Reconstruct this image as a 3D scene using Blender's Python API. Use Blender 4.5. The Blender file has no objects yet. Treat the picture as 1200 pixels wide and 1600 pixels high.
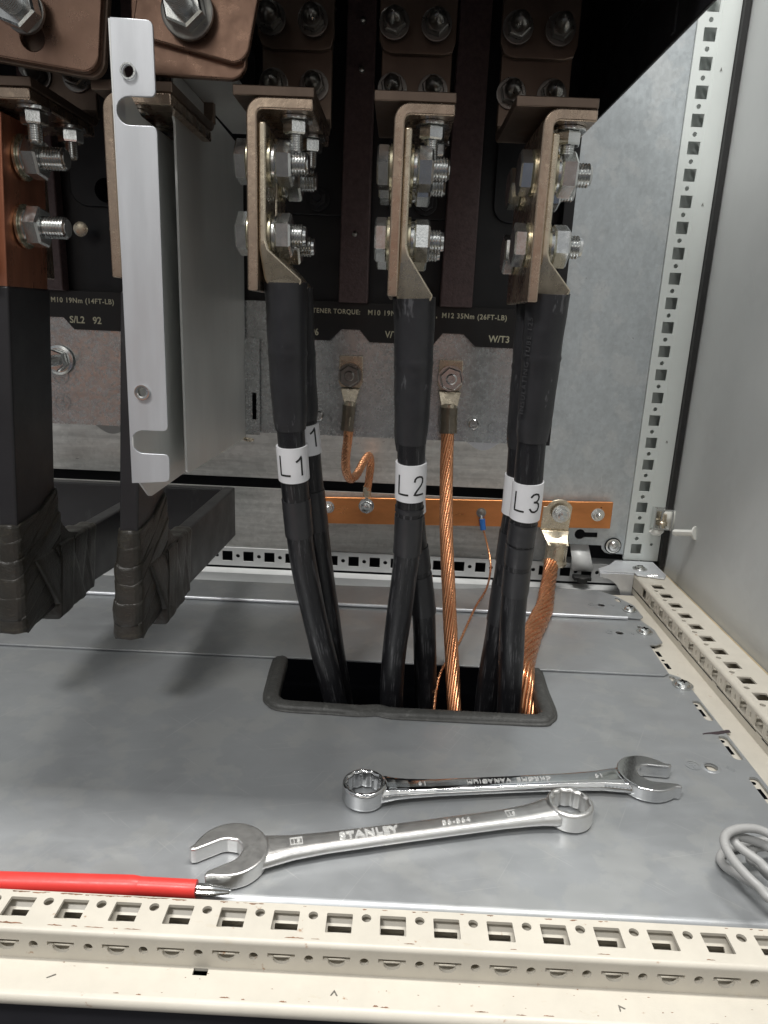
import bpy, bmesh, math, random
from mathutils import Vector, Matrix, noise as mnoise
random.seed(7)
scn = bpy.context.scene
COL = scn.collection
PI = math.pi

# ------------------------------------------------------------------ camera, world, lamps, exposure
# Everything below is written in millimetres (world origin: cabinet floor under the camera,
# x right along the cabinet, y into the cabinet, z up) and scaled to metres by S.
S = 0.001
CAM_H = 284.0
YAW, PITCH, ROLL, FPX = math.radians(-0.70634), math.radians(15.44825), math.radians(-2.43905), 1099.45
_f = Vector((math.sin(YAW)*math.cos(PITCH), math.cos(YAW)*math.cos(PITCH), -math.sin(PITCH)))
_r = Vector((math.cos(YAW), -math.sin(YAW), 0)); _d = _f.cross(_r)
_R = math.cos(ROLL)*_r + math.sin(ROLL)*_d
_D = -math.sin(ROLL)*_r + math.cos(ROLL)*_d
camd = bpy.data.cameras.new('camera'); cam = bpy.data.objects.new('camera', camd); COL.objects.link(cam)
camd.sensor_fit = 'HORIZONTAL'; camd.sensor_width = 36.0; camd.lens = 36.0*FPX/1200.0
camd.clip_start = 0.01; camd.clip_end = 30
m3 = Matrix((_R, -_D, -_f)).transposed()
cam.matrix_world = Matrix.Translation(Vector((0, 0, CAM_H*S))) @ m3.to_4x4()
scn.camera = cam

def ray(px, py):
    d = _R*((px-600)/FPX) + _D*((py-800)/FPX) + _f
    return d
def at(px, py, x=None, y=None, z=None):
    """survey of the place: the point on plane x, y or z (mm) seen at that spot of the photograph"""
    d = ray(px, py)
    t = x/d.x if x is not None else y/d.y if y is not None else (z-CAM_H)/d.z
    return Vector((0, 0, CAM_H)) + d*t

scn.render.resolution_x, scn.render.resolution_y = 768, 1024
scn.render.engine = 'CYCLES'
scn.view_settings.view_transform = 'Standard'; scn.view_settings.look = 'None'
scn.view_settings.exposure = 0.0; scn.view_settings.gamma = 1.0
scn.view_settings.use_curve_mapping = False
try:
    scn.cycles.max_bounces = 8; scn.cycles.glossy_bounces = 5; scn.cycles.sample_clamp_indirect = 6
except Exception: pass

world = bpy.data.worlds.new('World'); scn.world = world; world.use_nodes = True
nt = world.node_tree; nt.nodes.clear()
def wn(t, **k):
    n = nt.nodes.new(t)
    for a, b in k.items(): setattr(n, a, b)
    return n
wo = wn('ShaderNodeOutputWorld'); bg = wn('ShaderNodeBackground'); tc = wn('ShaderNodeTexCoord')
sep = wn('ShaderNodeSeparateXYZ'); nt.links.new(tc.outputs['Generated'], sep.inputs[0])
rmp = wn('ShaderNodeValToRGB'); mr = wn('ShaderNodeMapRange'); mr.inputs[1].default_value = -1; mr.inputs[2].default_value = 1
nt.links.new(sep.outputs[2], mr.inputs[0]); nt.links.new(mr.outputs[0], rmp.inputs[0])
cr = rmp.color_ramp
cr.elements[0].position = 0.0; cr.elements[0].color = (.10, .095, .09, 1)
cr.elements[1].position = 1.0; cr.elements[1].color = (.50, .53, .56, 1)
for p, c in ((.44, (.14, .135, .13, 1)), (.55, (.36, .36, .36, 1)), (.72, (.46, .48, .50, 1))):
    e = cr.elements.new(p); e.color = c
last = rmp.outputs[0]
def blob(direction, size, color, last):
    """soft-edged patch of world colour in front of the open cabinet"""
    dp = wn('ShaderNodeVectorMath', operation='DOT_PRODUCT'); nt.links.new(tc.outputs['Generated'], dp.inputs[0])
    dp.inputs[1].default_value = Vector(direction).normalized()
    q = wn('ShaderNodeMapRange', interpolation_type='SMOOTHSTEP')
    q.inputs[1].default_value = math.cos(math.radians(size*1.25)); q.inputs[2].default_value = math.cos(math.radians(size*.75))
    nt.links.new(dp.outputs['Value'], q.inputs[0])
    mx = wn('ShaderNodeMix', data_type='RGBA'); nt.links.new(q.outputs[0], mx.inputs[0])
    nt.links.new(last, mx.inputs[6]); mx.inputs[7].default_value = (*color, 1)
    return mx.outputs[2]
last = blob((.05, -1, .05), 9, (.38, .23, .18), last)      # the person holding the camera
last = blob((.12, -1, -.32), 9, (.13, .15, .20), last)
last = blob((-.375, -.92, -.09), 4.5, (.60, .26, .14), last)     # orange work clothes
last = blob((-.75, -.9, -.22), 9, (.16, .22, .32), last)
last = blob((-.30, -.75, .75), 13, (1.5, 1.45, 1.35), last)  # hall lights
last = blob((.55, -.55, .9), 11, (1.3, 1.3, 1.25), last)
last = blob((-.22, -1, .34), 6, (2.4, 2.35, 2.2), last)      # three bright patches added to give the metal highlights
last = blob((.42, -1, .22), 7, (2.2, 2.2, 2.1), last)
last = blob((.05, -1, .62), 7, (2.0, 2.0, 1.95), last)
nt.links.new(last, bg.inputs[0]); bg.inputs[1].default_value = 0.66
nt.links.new(bg.outputs[0], wo.inputs[0])

def area(name, loc, target, sx, sy, power, color):
    l = bpy.data.lights.new(name, 'AREA'); l.shape = 'RECTANGLE'; l.size = sx; l.size_y = sy; l.energy = power; l.color = color
    o = bpy.data.objects.new(name, l); COL.objects.link(o); o.location = Vector(loc)
    o.rotation_euler = (Vector(target)-Vector(loc)).to_track_quat('-Z', 'Y').to_euler(); return o
area('hall_lamp', (-.62, -.52, 1.60), (0, .5, .1), .45, .20, 18, (1, .985, .96))
area('ceiling_lamp', (.12, .40, 2.0), (.12, .40, 0), 1.3, .10, 44, (1, .98, .94))

# ------------------------------------------------------------------ materials
def mat(name, col, rough=.5, metal=0.0, var=.12, vscale=40, stretch=(1, 1, 1), bump=0.0, bscale=900, bstretch=(1, 1, 1),
        rvar=.08, scratch=0.0, scol=None, sscale=(30, 30, 30), sth=.62, uv=False, spec=.5, coat=0.0, blotch=None, bthr=.6, bsc=20, lines=(), lcol=None, spangle=None):
    m = bpy.data.materials.new(name); m.use_nodes = True
    t = m.node_tree; n = t.nodes; L = t.links; b = n['Principled BSDF']
    b.inputs['Metallic'].default_value = metal; b.inputs['Specular IOR Level'].default_value = spec
    b.inputs['Coat Weight'].default_value = coat; b.inputs['Coat Roughness'].default_value = .2
    tcn = n.new('ShaderNodeTexCoord'); src = tcn.outputs['UV' if uv else 'Object']
    def noise(scale, st, detail=6, rough=.6):
        mp = n.new('ShaderNodeMapping'); mp.inputs['Scale'].default_value = st; L.new(src, mp.inputs[0])
        x = n.new('ShaderNodeTexNoise'); x.inputs['Scale'].default_value = scale; x.inputs['Detail'].default_value = detail
        x.inputs['Roughness'].default_value = rough; L.new(mp.outputs[0], x.inputs[0]); return x.outputs['Fac']
    def rng(s, a, bb, c, d, smooth=False):
        q = n.new('ShaderNodeMapRange'); q.inputs[1].default_value = a; q.inputs[2].default_value = bb
        q.inputs[3].default_value = c; q.inputs[4].default_value = d
        if smooth: q.interpolation_type = 'SMOOTHSTEP'
        L.new(s, q.inputs[0]); return q.outputs[0]
    def mix(f, a, c):
        x = n.new('ShaderNodeMix'); x.data_type = 'RGBA'
        L.new(f, x.inputs[0])
        for k, v in ((6, a), (7, c)):
            if isinstance(v, tuple): x.inputs[k].default_value = (*v[:3], 1)
            else: L.new(v, x.inputs[k])
        return x.outputs[2]
    v = noise(vscale, stretch)
    lo = tuple(max(0, c*(1-var)) for c in col); hi = tuple(min(1, c*(1+var)) for c in col)
    c = mix(rng(v, .3, .7, 0, 1), lo, hi)
    r = rng(noise(vscale*1.7, stretch), .3, .7, max(.02, rough-rvar), min(1, rough+rvar))
    if blotch:
        f = rng(noise(bsc, (1, 1, 1), 5, .65), bthr, bthr+.07, 0, .85, True); c = mix(f, c, blotch)
    if spangle:
        vo = n.new('ShaderNodeTexVoronoi'); vo.inputs['Scale'].default_value = spangle[0]; L.new(src, vo.inputs['Vector'])
        sx = n.new('ShaderNodeSeparateColor'); L.new(vo.outputs['Color'], sx.inputs[0])
        hsv = n.new('ShaderNodeHueSaturation'); L.new(c, hsv.inputs['Color']); L.new(rng(sx.outputs[0], 0, 1, 1-spangle[1], 1+spangle[1]), hsv.inputs['Value']); c = hsv.outputs[0]
        ad = n.new('ShaderNodeMath'); ad.operation = 'ADD'; ad.use_clamp = True; L.new(r, ad.inputs[0]); L.new(rng(sx.outputs[1], 0, 1, -.05, .05), ad.inputs[1]); r = ad.outputs[0]
    for rot, sc, th in lines:
        mp = n.new('ShaderNodeMapping'); mp.inputs['Rotation'].default_value = rot; L.new(src, mp.inputs[0])
        mp2 = n.new('ShaderNodeMapping'); mp2.inputs['Scale'].default_value = sc; L.new(mp.outputs[0], mp2.inputs[0])
        x = n.new('ShaderNodeTexNoise'); x.inputs['Scale'].default_value = 1; x.inputs['Detail'].default_value = 1; L.new(mp2.outputs[0], x.inputs[0])
        c = mix(rng(x.outputs['Fac'], th, th+.03, 0, .55), c, lcol or scol or hi)
    if scratch:
        f = rng(noise(1.0, sscale, 4, .75), sth, sth+.06, 0, scratch, True); c = mix(f, c, scol or hi)
        ad = n.new('ShaderNodeMath'); ad.operation = 'ADD'; ad.use_clamp = True; L.new(r, ad.inputs[0])
        L.new(rng(f, 0, 1, 0, .08), ad.inputs[1]); r = ad.outputs[0]
    L.new(c, b.inputs['Base Color']); L.new(r, b.inputs['Roughness'])
    if bump:
        bn = n.new('ShaderNodeBump'); bn.inputs['Strength'].default_value = bump; bn.inputs['Distance'].default_value = .0006
        L.new(noise(bscale, bstretch, 3), bn.inputs['Height']); L.new(bn.outputs[0], b.inputs['Normal'])
    return m
MT = {}
MT['floor'] = mat('galvanised_floor', (.372, .386, .398), .37, .5, .045, 26, (1, 1.8, 1), .03, 900, rvar=.09, lines=(((0, 0, .5), (900, 12, 1), .715), ((0, 0, -.9), (1000, 20, 1), .72), ((0, 0, 1.35), (1100, 9, 1), .72)), lcol=(.50, .505, .50), blotch=(.41, .42, .42), bthr=.50, bsc=20)
MT['panel'] = mat('galvanised_panel', (.50, .54, .56), .42, .5, .09, 150, (1, 1, .6), .05, 700, rvar=.10, spangle=(300, .05), lines=(((0, .9, 0), (1200, 1, 24), .735), ((0, .1, 0), (500, 1, 12), .735)), lcol=(.70, .73, .73), blotch=(.56, .59, .60), bthr=.52, bsc=24)
MT['brushed'] = mat('brushed_panel', (.52, .52, .50), .40, .55, .22, 60, (.25, 1, 2.2), .05, 600, (.1, 1, 1), rvar=.10, spangle=(240, .08), scratch=.4, scol=(.68, .67, .63), sscale=(14, 40, 200), sth=.58)
MT['plate'] = mat('spangled_plate', (.62, .65, .65), .25, .7, .09, 120, (1, 1, 1), .08, 420, rvar=.06, spangle=(520, .10), lines=(((0, .4, 0), (1500, 1, 40), .74),), lcol=(.8, .82, .82))
MT['sheet'] = mat('partition_sheet', (.80, .81, .79), .42, .40, .10, 14, (1, 1, .4), .04, 600, rvar=.08)
MT['bright'] = mat('bright_steel', (.76, .78, .81), .37, .6, .07, 60, (1, 1, .12), .06, 900, (2, 2, .1), rvar=.08, lines=(((0, 0, 0), (1500, 1500, 12), .73),), lcol=(.88, .9, .92))
MT['cream'] = mat('cream_paint', (.555, .52, .45), .40, 0, .05, 60, (1, 1, 1), .06, 1200, rvar=.06, scratch=.35, scol=(.50, .44, .34), sscale=(50, 110, 110), sth=.635, blotch=(.30, .16, .08), bthr=.66, bsc=110)
MT['grey_paint'] = mat('pale_grey_paint', (.66, .70, .68), .40, 0, .03, 30, (1, 1, 1), .04, 1500, rvar=.05)
MT['rail_grey'] = mat('rail_grey_paint', (.55, .56, .56), .42, 0, .05, 40, (1, 1, 1), .04, 1500)
MT['side'] = mat('textured_grey_paint', (.50, .515, .51), .46, 0, .04, 12, (1, 1, 1), .25, 1600, rvar=.06, scratch=.15, scol=(.41, .42, .42), sscale=(9, 9, 9), sth=.56, lines=(((.6, 0, 0), (1, 700, 12), .75),), lcol=(.6, .62, .62))
MT['tan'] = mat('tan_foam', (.42, .34, .22), .8, 0, .15, 60)
MT['rubber'] = mat('black_rubber', (.018, .018, .018), .55, 0, .2, 60)
MT['trim'] = mat('edge_trim_rubber', (.055, .055, .052), .55, 0, .22, 120, (1, 1, 1), .7, 420, scratch=.35, scol=(.14, .14, .13), sscale=(170, 170, 170), sth=.58)
MT['black'] = mat('black_plastic', (.012, .012, .014), .45, 0, .2, 40, bump=.06, bscale=900)
MT['textured'] = mat('textured_plastic_red_sheen', (.115, .075, .075), .38, 0, .25, 300, bump=1.0, bscale=560)  # black plastic with its reddish reflected sheen put into the base colour
MT['label'] = mat('black_label_plate', (.016, .015, .015), .38, 0, .15, 40)
MT['ink'] = mat('cream_print', (.72, .68, .50), .6, 0, .04)
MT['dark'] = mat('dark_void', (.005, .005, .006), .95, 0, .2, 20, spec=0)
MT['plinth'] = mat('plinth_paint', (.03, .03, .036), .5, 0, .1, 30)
MT['tin'] = mat('tinned_bar', (.50, .39, .30), .27, .9, .20, 60, (1, 1, .5), .16, 240, rvar=.10, scratch=.5, scol=(.70, .56, .42), sscale=(130, 130, 130), sth=.60, lines=(((0, .2, .2), (900, 900, 30), .73),), lcol=(.72, .58, .45))
MT['bronze'] = mat('bronzed_plate', (.33, .205, .15), .30, .85, .12, 60, (1, 1, 1), .06, 900, rvar=.07, scratch=.3, scol=(.45, .30, .22), sscale=(70, 70, 70), sth=.62)
MT['darkbar'] = mat('dark_tinned_bar', (.21, .155, .12), .40, .7, .12, 50, (1, 1, .3), .05, 700)
MT['lug'] = mat('tinned_lug', (.66, .58, .45), .28, .9, .12, 90, (1, 1, 1), .16, 300, rvar=.08, scratch=.35, scol=(.80, .72, .58), sscale=(150, 150, 150), sth=.60)
MT['copper'] = mat('copper_bar', (.66, .27, .10), .34, .85, .16, 50, (.35, 1, 1), .05, 700, rvar=.08, blotch=(.26, .10, .05), bthr=.72, bsc=60)
MT['copper_side'] = mat('aged_copper', (.60, .25, .15), .32, .9, .25, 60, (1, 1, .2), .08, 500, (1, 1, .1), rvar=.10, lines=(((0, 0, 0), (900, 900, 10), .70),), lcol=(.62, .30, .20), blotch=(.12, .05, .035), bthr=.62, bsc=45)
MT['strand'] = mat('copper_strand', (.74, .35, .18), .28, .92, .14, 70, (1, 1, .3), .0, rvar=.06)
MT['zinc'] = mat('zinc_plated_steel', (.70, .71, .70), .20, .95, .10, 120, bump=.08, bscale=800, rvar=.08)
MT['yzinc'] = mat('yellowed_washer', (.56, .52, .38), .28, .9, .12, 120, rvar=.08)
MT['dsteel'] = mat('dull_steel', (.30, .29, .27), .32, .9, .12, 120, rvar=.08)
MT['shrink'] = mat('heat_shrink', (.027, .027, .030), .42, 0, .2, 60, (1, 1, 1), .14, 400, rvar=.10, scratch=.45, scol=(.17, .17, .18), sscale=(90, 90, 28), sth=.615)
MT['jacket'] = mat('cable_jacket', (.012, .012, .014), .33, 0, .2, 60, (1, 1, 1), .12, 500, rvar=.10, scratch=.34, scol=(.19, .19, .20), sscale=(24, .45, 1), sth=.55, uv=True)
MT['tape'] = mat('black_tape', (.030, .030, .033), .36, 0, .12, 60, bump=.1, bscale=300, scratch=.4, scol=(.13, .13, .14), sscale=(60, 60, 60), sth=.66)
MT['cloth'] = mat('rubber_wrap_tape', (.027, .024, .019), .36, 0, .3, 40, bump=.8, bscale=420, bstretch=(1, 1, 2.0), scratch=.4, scol=(.075, .066, .044), sscale=(40, 40, 110), sth=.57)
MT['sleeve'] = mat('bar_insulation', (.021, .020, .022), .40, 0, .2, 25, bump=.12, bscale=120, spec=.6, scratch=.3, scol=(.07, .07, .07), sscale=(60, 60, 20), sth=.62)
MT['white'] = mat('white_sleeve', (.84, .84, .86), .40, 0, .03, 60)
MT['wplastic'] = mat('white_plastic', (.80, .80, .76), .40, 0, .03, 60)
MT['inkb'] = mat('black_print', (.012, .012, .012), .5, 0, .05)
MT['chrome'] = mat('polished_chrome', (.68, .68, .68), .09, 1, .05, 60, rvar=.03, bump=.04, bscale=260)
MT['letter_metal'] = mat('raised_lettering', (.92, .92, .90), .30, .6, .03)
MT['print_grey'] = mat('grey_print', (.055, .055, .058), .6)
MT['satin'] = mat('satin_chrome', (.80, .79, .77), .35, 1, .02, 160, rvar=.03, bump=.10, bscale=1400)
MT['red'] = mat('red_insulation', (.70, .05, .042), .38, 0, .08, 60, bump=.08, bscale=300, scratch=.3, scol=(.40, .03, .03), sscale=(40, 160, 160), sth=.63)
MT['pvc'] = mat('grey_pvc', (.33, .33, .325), .45, 0, .06, 90, bump=.05, bscale=500, scratch=.5, scol=(.22, .21, .20), sscale=(300, 300, 300), sth=.62)
MT['blue'] = mat('blue_vinyl', (.02, .12, .38), .4, 0, .08)
MT['clear'] = mat('clear_shrink', (.16, .13, .09), .22, .2, .2, 120, coat=.6)
MT['rust'] = mat('chipped_paint_rust', (.20, .10, .055), .8, 0, .35, 200)
MT['marker'] = mat('marker_ink', (.045, .03, .035), .6, 0, .2, 300)
MT['gland'] = mat('galvanised_dark', (.30, .30, .29), .42, .7, .12, 30, rvar=.1)

# ------------------------------------------------------------------ mesh helpers (mm)
class MB:
    def __init__(s): s.v = []; s.f = []; s.uv = {}
    def add(s, vs, fs, uvs=None):
        o = len(s.v); s.v += [Vector(p) for p in vs]
        for i, f in enumerate(fs):
            if uvs: s.uv[len(s.f)] = uvs[i]
            s.f.append([k+o for k in f])
        return s
    def box(s, x0, x1, y0, y1, z0, z1):
        v = [(x, y, z) for z in (z0, z1) for y in (y0, y1) for x in (x0, x1)]
        return s.add(v, [(0, 2, 3, 1), (4, 5, 7, 6), (0, 1, 5, 4), (1, 3, 7, 5), (3, 2, 6, 7), (2, 0, 4, 6)])
    def loft(s, rings, cap=True, closed=True, uv=None):
        n = len(rings[0]); vs = [p for r in rings for p in r]; fs = []; uvs = []
        for i in range(len(rings)-1):
            for j in range(n if closed else n-1):
                k = (j+1) % n
                fs.append((i*n+j, i*n+k, (i+1)*n+k, (i+1)*n+j))
                if uv: uvs.append([(j/n, uv[i]), ((j+1)/n, uv[i]), ((j+1)/n, uv[i+1]), (j/n, uv[i+1])])
        if cap and closed:
            fs.append(tuple(reversed(range(n)))); fs.append(tuple((len(rings)-1)*n+j for j in range(n)))
            if uv: uvs += [[(0, 0)]*n, [(0, 0)]*n]
        return s.add(vs, fs, uvs if uv else None)
    def prism(s, poly, O, U, V, N, t):
        O, U, V, N = map(Vector, (O, U, V, N))
        r0 = [O+U*a+V*b for a, b in poly]; r1 = [p+N*t for p in r0]
        return s.loft([r0, r1])
    def cyl(s, p0, p1, r0, r1=None, n=24, rot=0, cap=True):
        p0, p1 = Vector(p0), Vector(p1); r1 = r0 if r1 is None else r1
        a = (p1-p0).normalized(); u = a.orthogonal().normalized()
        if abs(a.x) > .9: u = Vector((0, 0, 1))
        elif abs(a.z) > .9: u = Vector((1, 0, 0))
        elif abs(a.y) > .9: u = Vector((0, 0, 1))
        u = (u-a*u.dot(a)).normalized(); w = a.cross(u)
        ring = lambda p, r: [p+(u*math.cos(rot+2*PI*k/n)+w*math.sin(rot+2*PI*k/n))*r for k in range(n)]
        return s.loft([ring(p0, r0), ring(p1, r1)], cap)
    def lathe(s, prof, p0, axis, n=24, rot=0, cap=True):
        p0 = Vector(p0); a = Vector(axis).normalized(); u = a.orthogonal().normalized()
        if abs(a.x) > .9: u = Vector((0, 0, 1))
        elif abs(a.z) > .9: u = Vector((1, 0, 0))
        elif abs(a.y) > .9: u = Vector((0, 0, 1))
        u = (u-a*u.dot(a)).normalized(); w = a.cross(u)
        return s.loft([[p0+a*h+(u*math.cos(rot+2*PI*k/n)+w*math.sin(rot+2*PI*k/n))*max(r, .01) for k in range(n)] for r, h in prof], cap)
    def hexnut(s, p0, axis, af, h, rot=0):
        """hexagon with chamfered corners"""
        R = af/2/math.cos(PI/6); p0 = Vector(p0); a = Vector(axis).normalized()
        return s.lathe([(R*.90, 0), (R, h*.13), (R, h*.87), (R*.90, h)], p0, a, 6, rot)
    def thread(s, p0, axis, r, length, pitch=1.75):
        k = max(2, int(length/pitch)); prof = []
        for i in range(k):
            prof += [(r*.86, i*pitch), (r, i*pitch+pitch*.35), (r, i*pitch+pitch*.6)]
        prof += [(r*.86, k*pitch), (r*.80, length+.6)]
        return s.lathe(prof, p0, axis, 20)
    def tube(s, path, r, n=16, cap=True, flat=None, up=None, twist=0):
        P = [Vector(p) for p in path]; N = len(P); T = []
        for i in range(N):
            T.append((P[min(i+1, N-1)]-P[max(i-1, 0)]).normalized())
        u = (Vector(up) if up else Vector((0, -1, 0)))
        u = (u-T[0]*u.dot(T[0]))
        if u.length < .05: u = T[0].orthogonal()
        u.normalize(); rings = []; uv = [0.0]; L = 0
        for i in range(N):
            u = (u-T[i]*u.dot(T[i])).normalized(); w = T[i].cross(u)
            if i: L += (P[i]-P[i-1]).length; uv.append(L/20)
            ring = []
            for k in range(n):
                a = 2*PI*k/n + twist*L
                rr = r(i/(N-1), a, L) if callable(r) else r
                fx = flat(i/(N-1)) if flat else 1
                ring.append(P[i]+u*math.cos(a)*rr*fx+w*math.sin(a)*rr)
            rings.append(ring)
        return s.loft(rings, cap, True, uv)
    def merge(s, o):
        k = len(s.f); s.add(o.v, o.f)
        for i, q in o.uv.items(): s.uv[k+i] = q
        return s
    def mesh(s, me, M):
        return s.add([M @ (v.co) for v in me.vertices], [tuple(p.vertices) for p in me.polygons])
    def build(s, name, m, parent=None, base=None, bevel=0, ang=35, seg=2):
        me = bpy.data.meshes.new(name)
        if parent is not None: b = Vector(parent['_b'])
        elif base is not None: b = Vector(base)
        else:
            xs = [v.x for v in s.v]; ys = [v.y for v in s.v]; zs = [v.z for v in s.v]
            b = Vector(((min(xs)+max(xs))/2, (min(ys)+max(ys))/2, min(zs)))
        me.from_pydata([((v-b)*S)[:] for v in s.v], [], s.f)
        if s.uv:
            ul = me.uv_layers.new(name='UVMap')
            for i, p in enumerate(me.polygons):
                q = s.uv.get(i)
                if q and len(q) == p.loop_total:
                    for k, li in enumerate(p.loop_indices): ul.data[li].uv = q[k]
        bm = bmesh.new(); bm.from_mesh(me); bmesh.ops.recalc_face_normals(bm, faces=bm.faces); bm.to_mesh(me); bm.free()
        for p in me.polygons: p.use_smooth = True
        me.set_sharp_from_angle(angle=math.radians(ang))
        me.materials.append(MT[m] if isinstance(m, str) else m)
        o = bpy.data.objects.new(name, me); COL.objects.link(o)
        if parent is not None: o.parent = parent; o['_b'] = list(b)
        else: o.location = b*S; o['_b'] = list(b)
        if bevel:
            md = o.modifiers.new('bevel', 'BEVEL'); md.width = bevel*S; md.segments = seg; md.limit_method = 'ANGLE'; md.angle_limit = math.radians(40)
        if ang <= 40:
            w = o.modifiers.new('normals', 'WEIGHTED_NORMAL'); w.keep_sharp = True; w.weight = 80
        return o
def thing(name, label, cat, base, group=None):
    o = bpy.data.objects.new(name, None); o.empty_display_size = .01; COL.objects.link(o); o.location = Vector(base)*S
    o['_b'] = list(base); o['label'] = label; o['category'] = cat
    if group: o['group'] = group
    return o
def tag(o, label, cat, group=None):
    o['label'] = label; o['category'] = cat
    if group: o['group'] = group
    return o
def struct(o): o['kind'] = 'structure'; return o

def rrect(cx, cy, w, h, r=0, n=5, rot=0):
    if r <= 0: p = [(-w/2, -h/2), (w/2, -h/2), (w/2, h/2), (-w/2, h/2)]
    else:
        p = []
        for sx, sy, a0 in ((1, -1, -PI/2), (1, 1, 0), (-1, 1, PI/2), (-1, -1, PI)):
            for k in range(n+1):
                a = a0+PI/2*k/n; p.append((sx*(w/2-r)+r*math.cos(a), sy*(h/2-r)+r*math.sin(a)))
    c, q = math.cos(rot), math.sin(rot)
    return [(cx+x*c-y*q, cy+x*q+y*c) for x, y in p]
def circ(cx, cy, r, n=20): return [(cx+r*math.cos(2*PI*k/n), cy+r*math.sin(2*PI*k/n)) for k in range(n)]

def _curve_mesh(cu, M):
    o = bpy.data.objects.new('tmp', cu); COL.objects.link(o)
    dg = bpy.context.evaluated_depsgraph_get(); dg.update()
    me = bpy.data.meshes.new_from_object(o.evaluated_get(dg))
    bm = bmesh.new(); bm.from_mesh(me); bmesh.ops.remove_doubles(bm, verts=bm.verts, dist=1e-4); bm.to_mesh(me); bm.free()
    mb = MB().mesh(me, M)
    bpy.data.objects.remove(o); bpy.data.curves.remove(cu); bpy.data.meshes.remove(me); return mb
def frame(O, U, V):
    U, V = Vector(U).normalized(), Vector(V).normalized(); N = U.cross(V)
    M = Matrix((U, V, N)).transposed().to_4x4(); M.translation = Vector(O); return M
def plate(outline, holes, t, M, bevel=0.0):
    """flat sheet with holes; lies from -t to 0 along the frame's normal"""
    cu = bpy.data.curves.new('plate', 'CURVE'); cu.dimensions = '2D'; cu.fill_mode = 'BOTH'
    for lp in [outline]+list(holes):
        sp = cu.splines.new('POLY'); sp.points.add(len(lp)-1)
        for i, (x, y) in enumerate(lp): sp.points[i].co = (x, y, 0, 1)
        sp.use_cyclic_u = True
    cu.extrude = t/2-bevel; cu.bevel_depth = bevel; cu.bevel_resolution = 2
    if bevel: cu.offset = -bevel
    return _curve_mesh(cu, M @ Matrix.Translation((0, 0, -t/2)))
def text(s, size, M, depth=.3, bold=0.0, align='LEFT', space=1.0, sx=1.0):
    cu = bpy.data.curves.new('text', 'FONT'); cu.body = s; cu.size = size; cu.extrude = depth/2; cu.offset = bold
    cu.align_x = align; cu.space_character = space; cu.resolution_u = 4
    return _curve_mesh(cu, M @ Matrix.Scale(sx, 4, (1, 0, 0)) @ Matrix.Translation((0, 0, depth/2)))
def spline(pts, k=8):
    P = [Vector(p) for p in pts]; out = []
    for i in range(len(P)-1):
        p0 = P[max(i-1, 0)]; p1 = P[i]; p2 = P[i+1]; p3 = P[min(i+2, len(P)-1)]
        for j in range(k):
            t = j/k
            out.append(.5*((2*p1)+(p2-p0)*t+(2*p0-5*p1+4*p2-p3)*t*t+(3*p1-p0-3*p2+p3)*t**3))
    out.append(P[-1]); return out
def sweep_profile(prof, x0, x1):
    """open (y,z) profile line of a bent sheet swept along x, given a thickness of 1.5"""
    n = len(prof); out = []
    for i in range(n):
        a = Vector(prof[max(i-1, 0)]); b = Vector(prof[min(i+1, n-1)]); t = (b-a).normalized()
        out.append((prof[i][0]-t.y*1.5, prof[i][1]+t.x*1.5))
    ring = list(prof)+out[::-1]
    return MB().loft([[(x, a, b) for a, b in ring] for x in (x0, x1)])

# ------------------------------------------------------------------ setting: dark ground under the cabinet
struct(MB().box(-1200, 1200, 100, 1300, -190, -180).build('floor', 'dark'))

# ------------------------------------------------------------------ floor plates
def panhead(parent, x, y, z, r=6.2):
    mb = MB().lathe([(r*1.35, 0), (r*1.35, .9), (r*1.05, 1.0), (r, 1.6), (r*.86, 3.0), (r*.5, 3.9), (.01, 4.1)], (x, y, z), (0, 0, 1), 22)
    s = mb.build('screw', 'zinc', parent)
    MB().box(x-3, x+3, y-.5, y+.5, z+3.9, z+4.35).box(x-.5, x+.5, y-3, y-.6, z+3.9, z+4.35).box(x-.5, x+.5, y+.6, y+3, z+3.9, z+4.35).build('screw_recess', 'dark', s)
def ring_mark(x, y, z, r, M='plate'):
    return MB().lathe([(r, 0), (r+.2, .35), (r-.9, .35), (r-.7, 0)], (x, y, z), (0, 0, 1), 28, 0, False)

FX0 = -640
fp = thing('floor_plate', 'large galvanised floor plate with the rubber-edged cable cutout, two spanners lying on it', 'floor plate', (0, 420, -1.5), 'floor plates of the cabinet')
notch = [(122, 562), (122, 478), (119, 470), (112, 466), (-74, 469), (-81, 472), (-84, 480), (-86, 562)]
slots = [at(1097, 1110, z=0), at(1140, 1168, z=0), at(1191, 1236, z=0)]
holes = []
for p in slots: holes.append(rrect(p.x+.5, p.y, 6.5, 29, 3.0))
holes.append(circ(223, 417.5, 4.2))
holes.append(rrect(243, 540, 4.5, 12, 2))
outl = [(FX0, 290.5), (252.5, 290.5), (252.5, 530), (250, 545), (240, 552), (240, 562)] + notch + [(FX0, 562)]
mb = plate(outl, holes, 1.5, frame((0, 0, 0), (1, 0, 0), (0, 1, 0)))
arc = [(290.5-5*math.sin(a), -5+5*math.cos(a)) for a in [PI/2*k/7 for k in range(8)]] + [(285.5, -24)]
mb.merge(sweep_profile(arc, FX0, 252.5))
pl = mb.build('sheet', 'floor', fp)
mb = ring_mark(211.4, 419.2, -.02, 5.0)
mb.box(209, 213.5, 419.0, 419.7, -.02, .25).box(211, 211.8, 415.5, 419, -.02, .25).box(209.6, 212.8, 421, 421.7, -.02, .25)
mb.merge(MB().lathe([(4.4, 0), (6.4, .0), (5.2, .55), (4.3, .5)], (223, 417.5, 0), (0, 0, 1), 24, 0, False))
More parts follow.
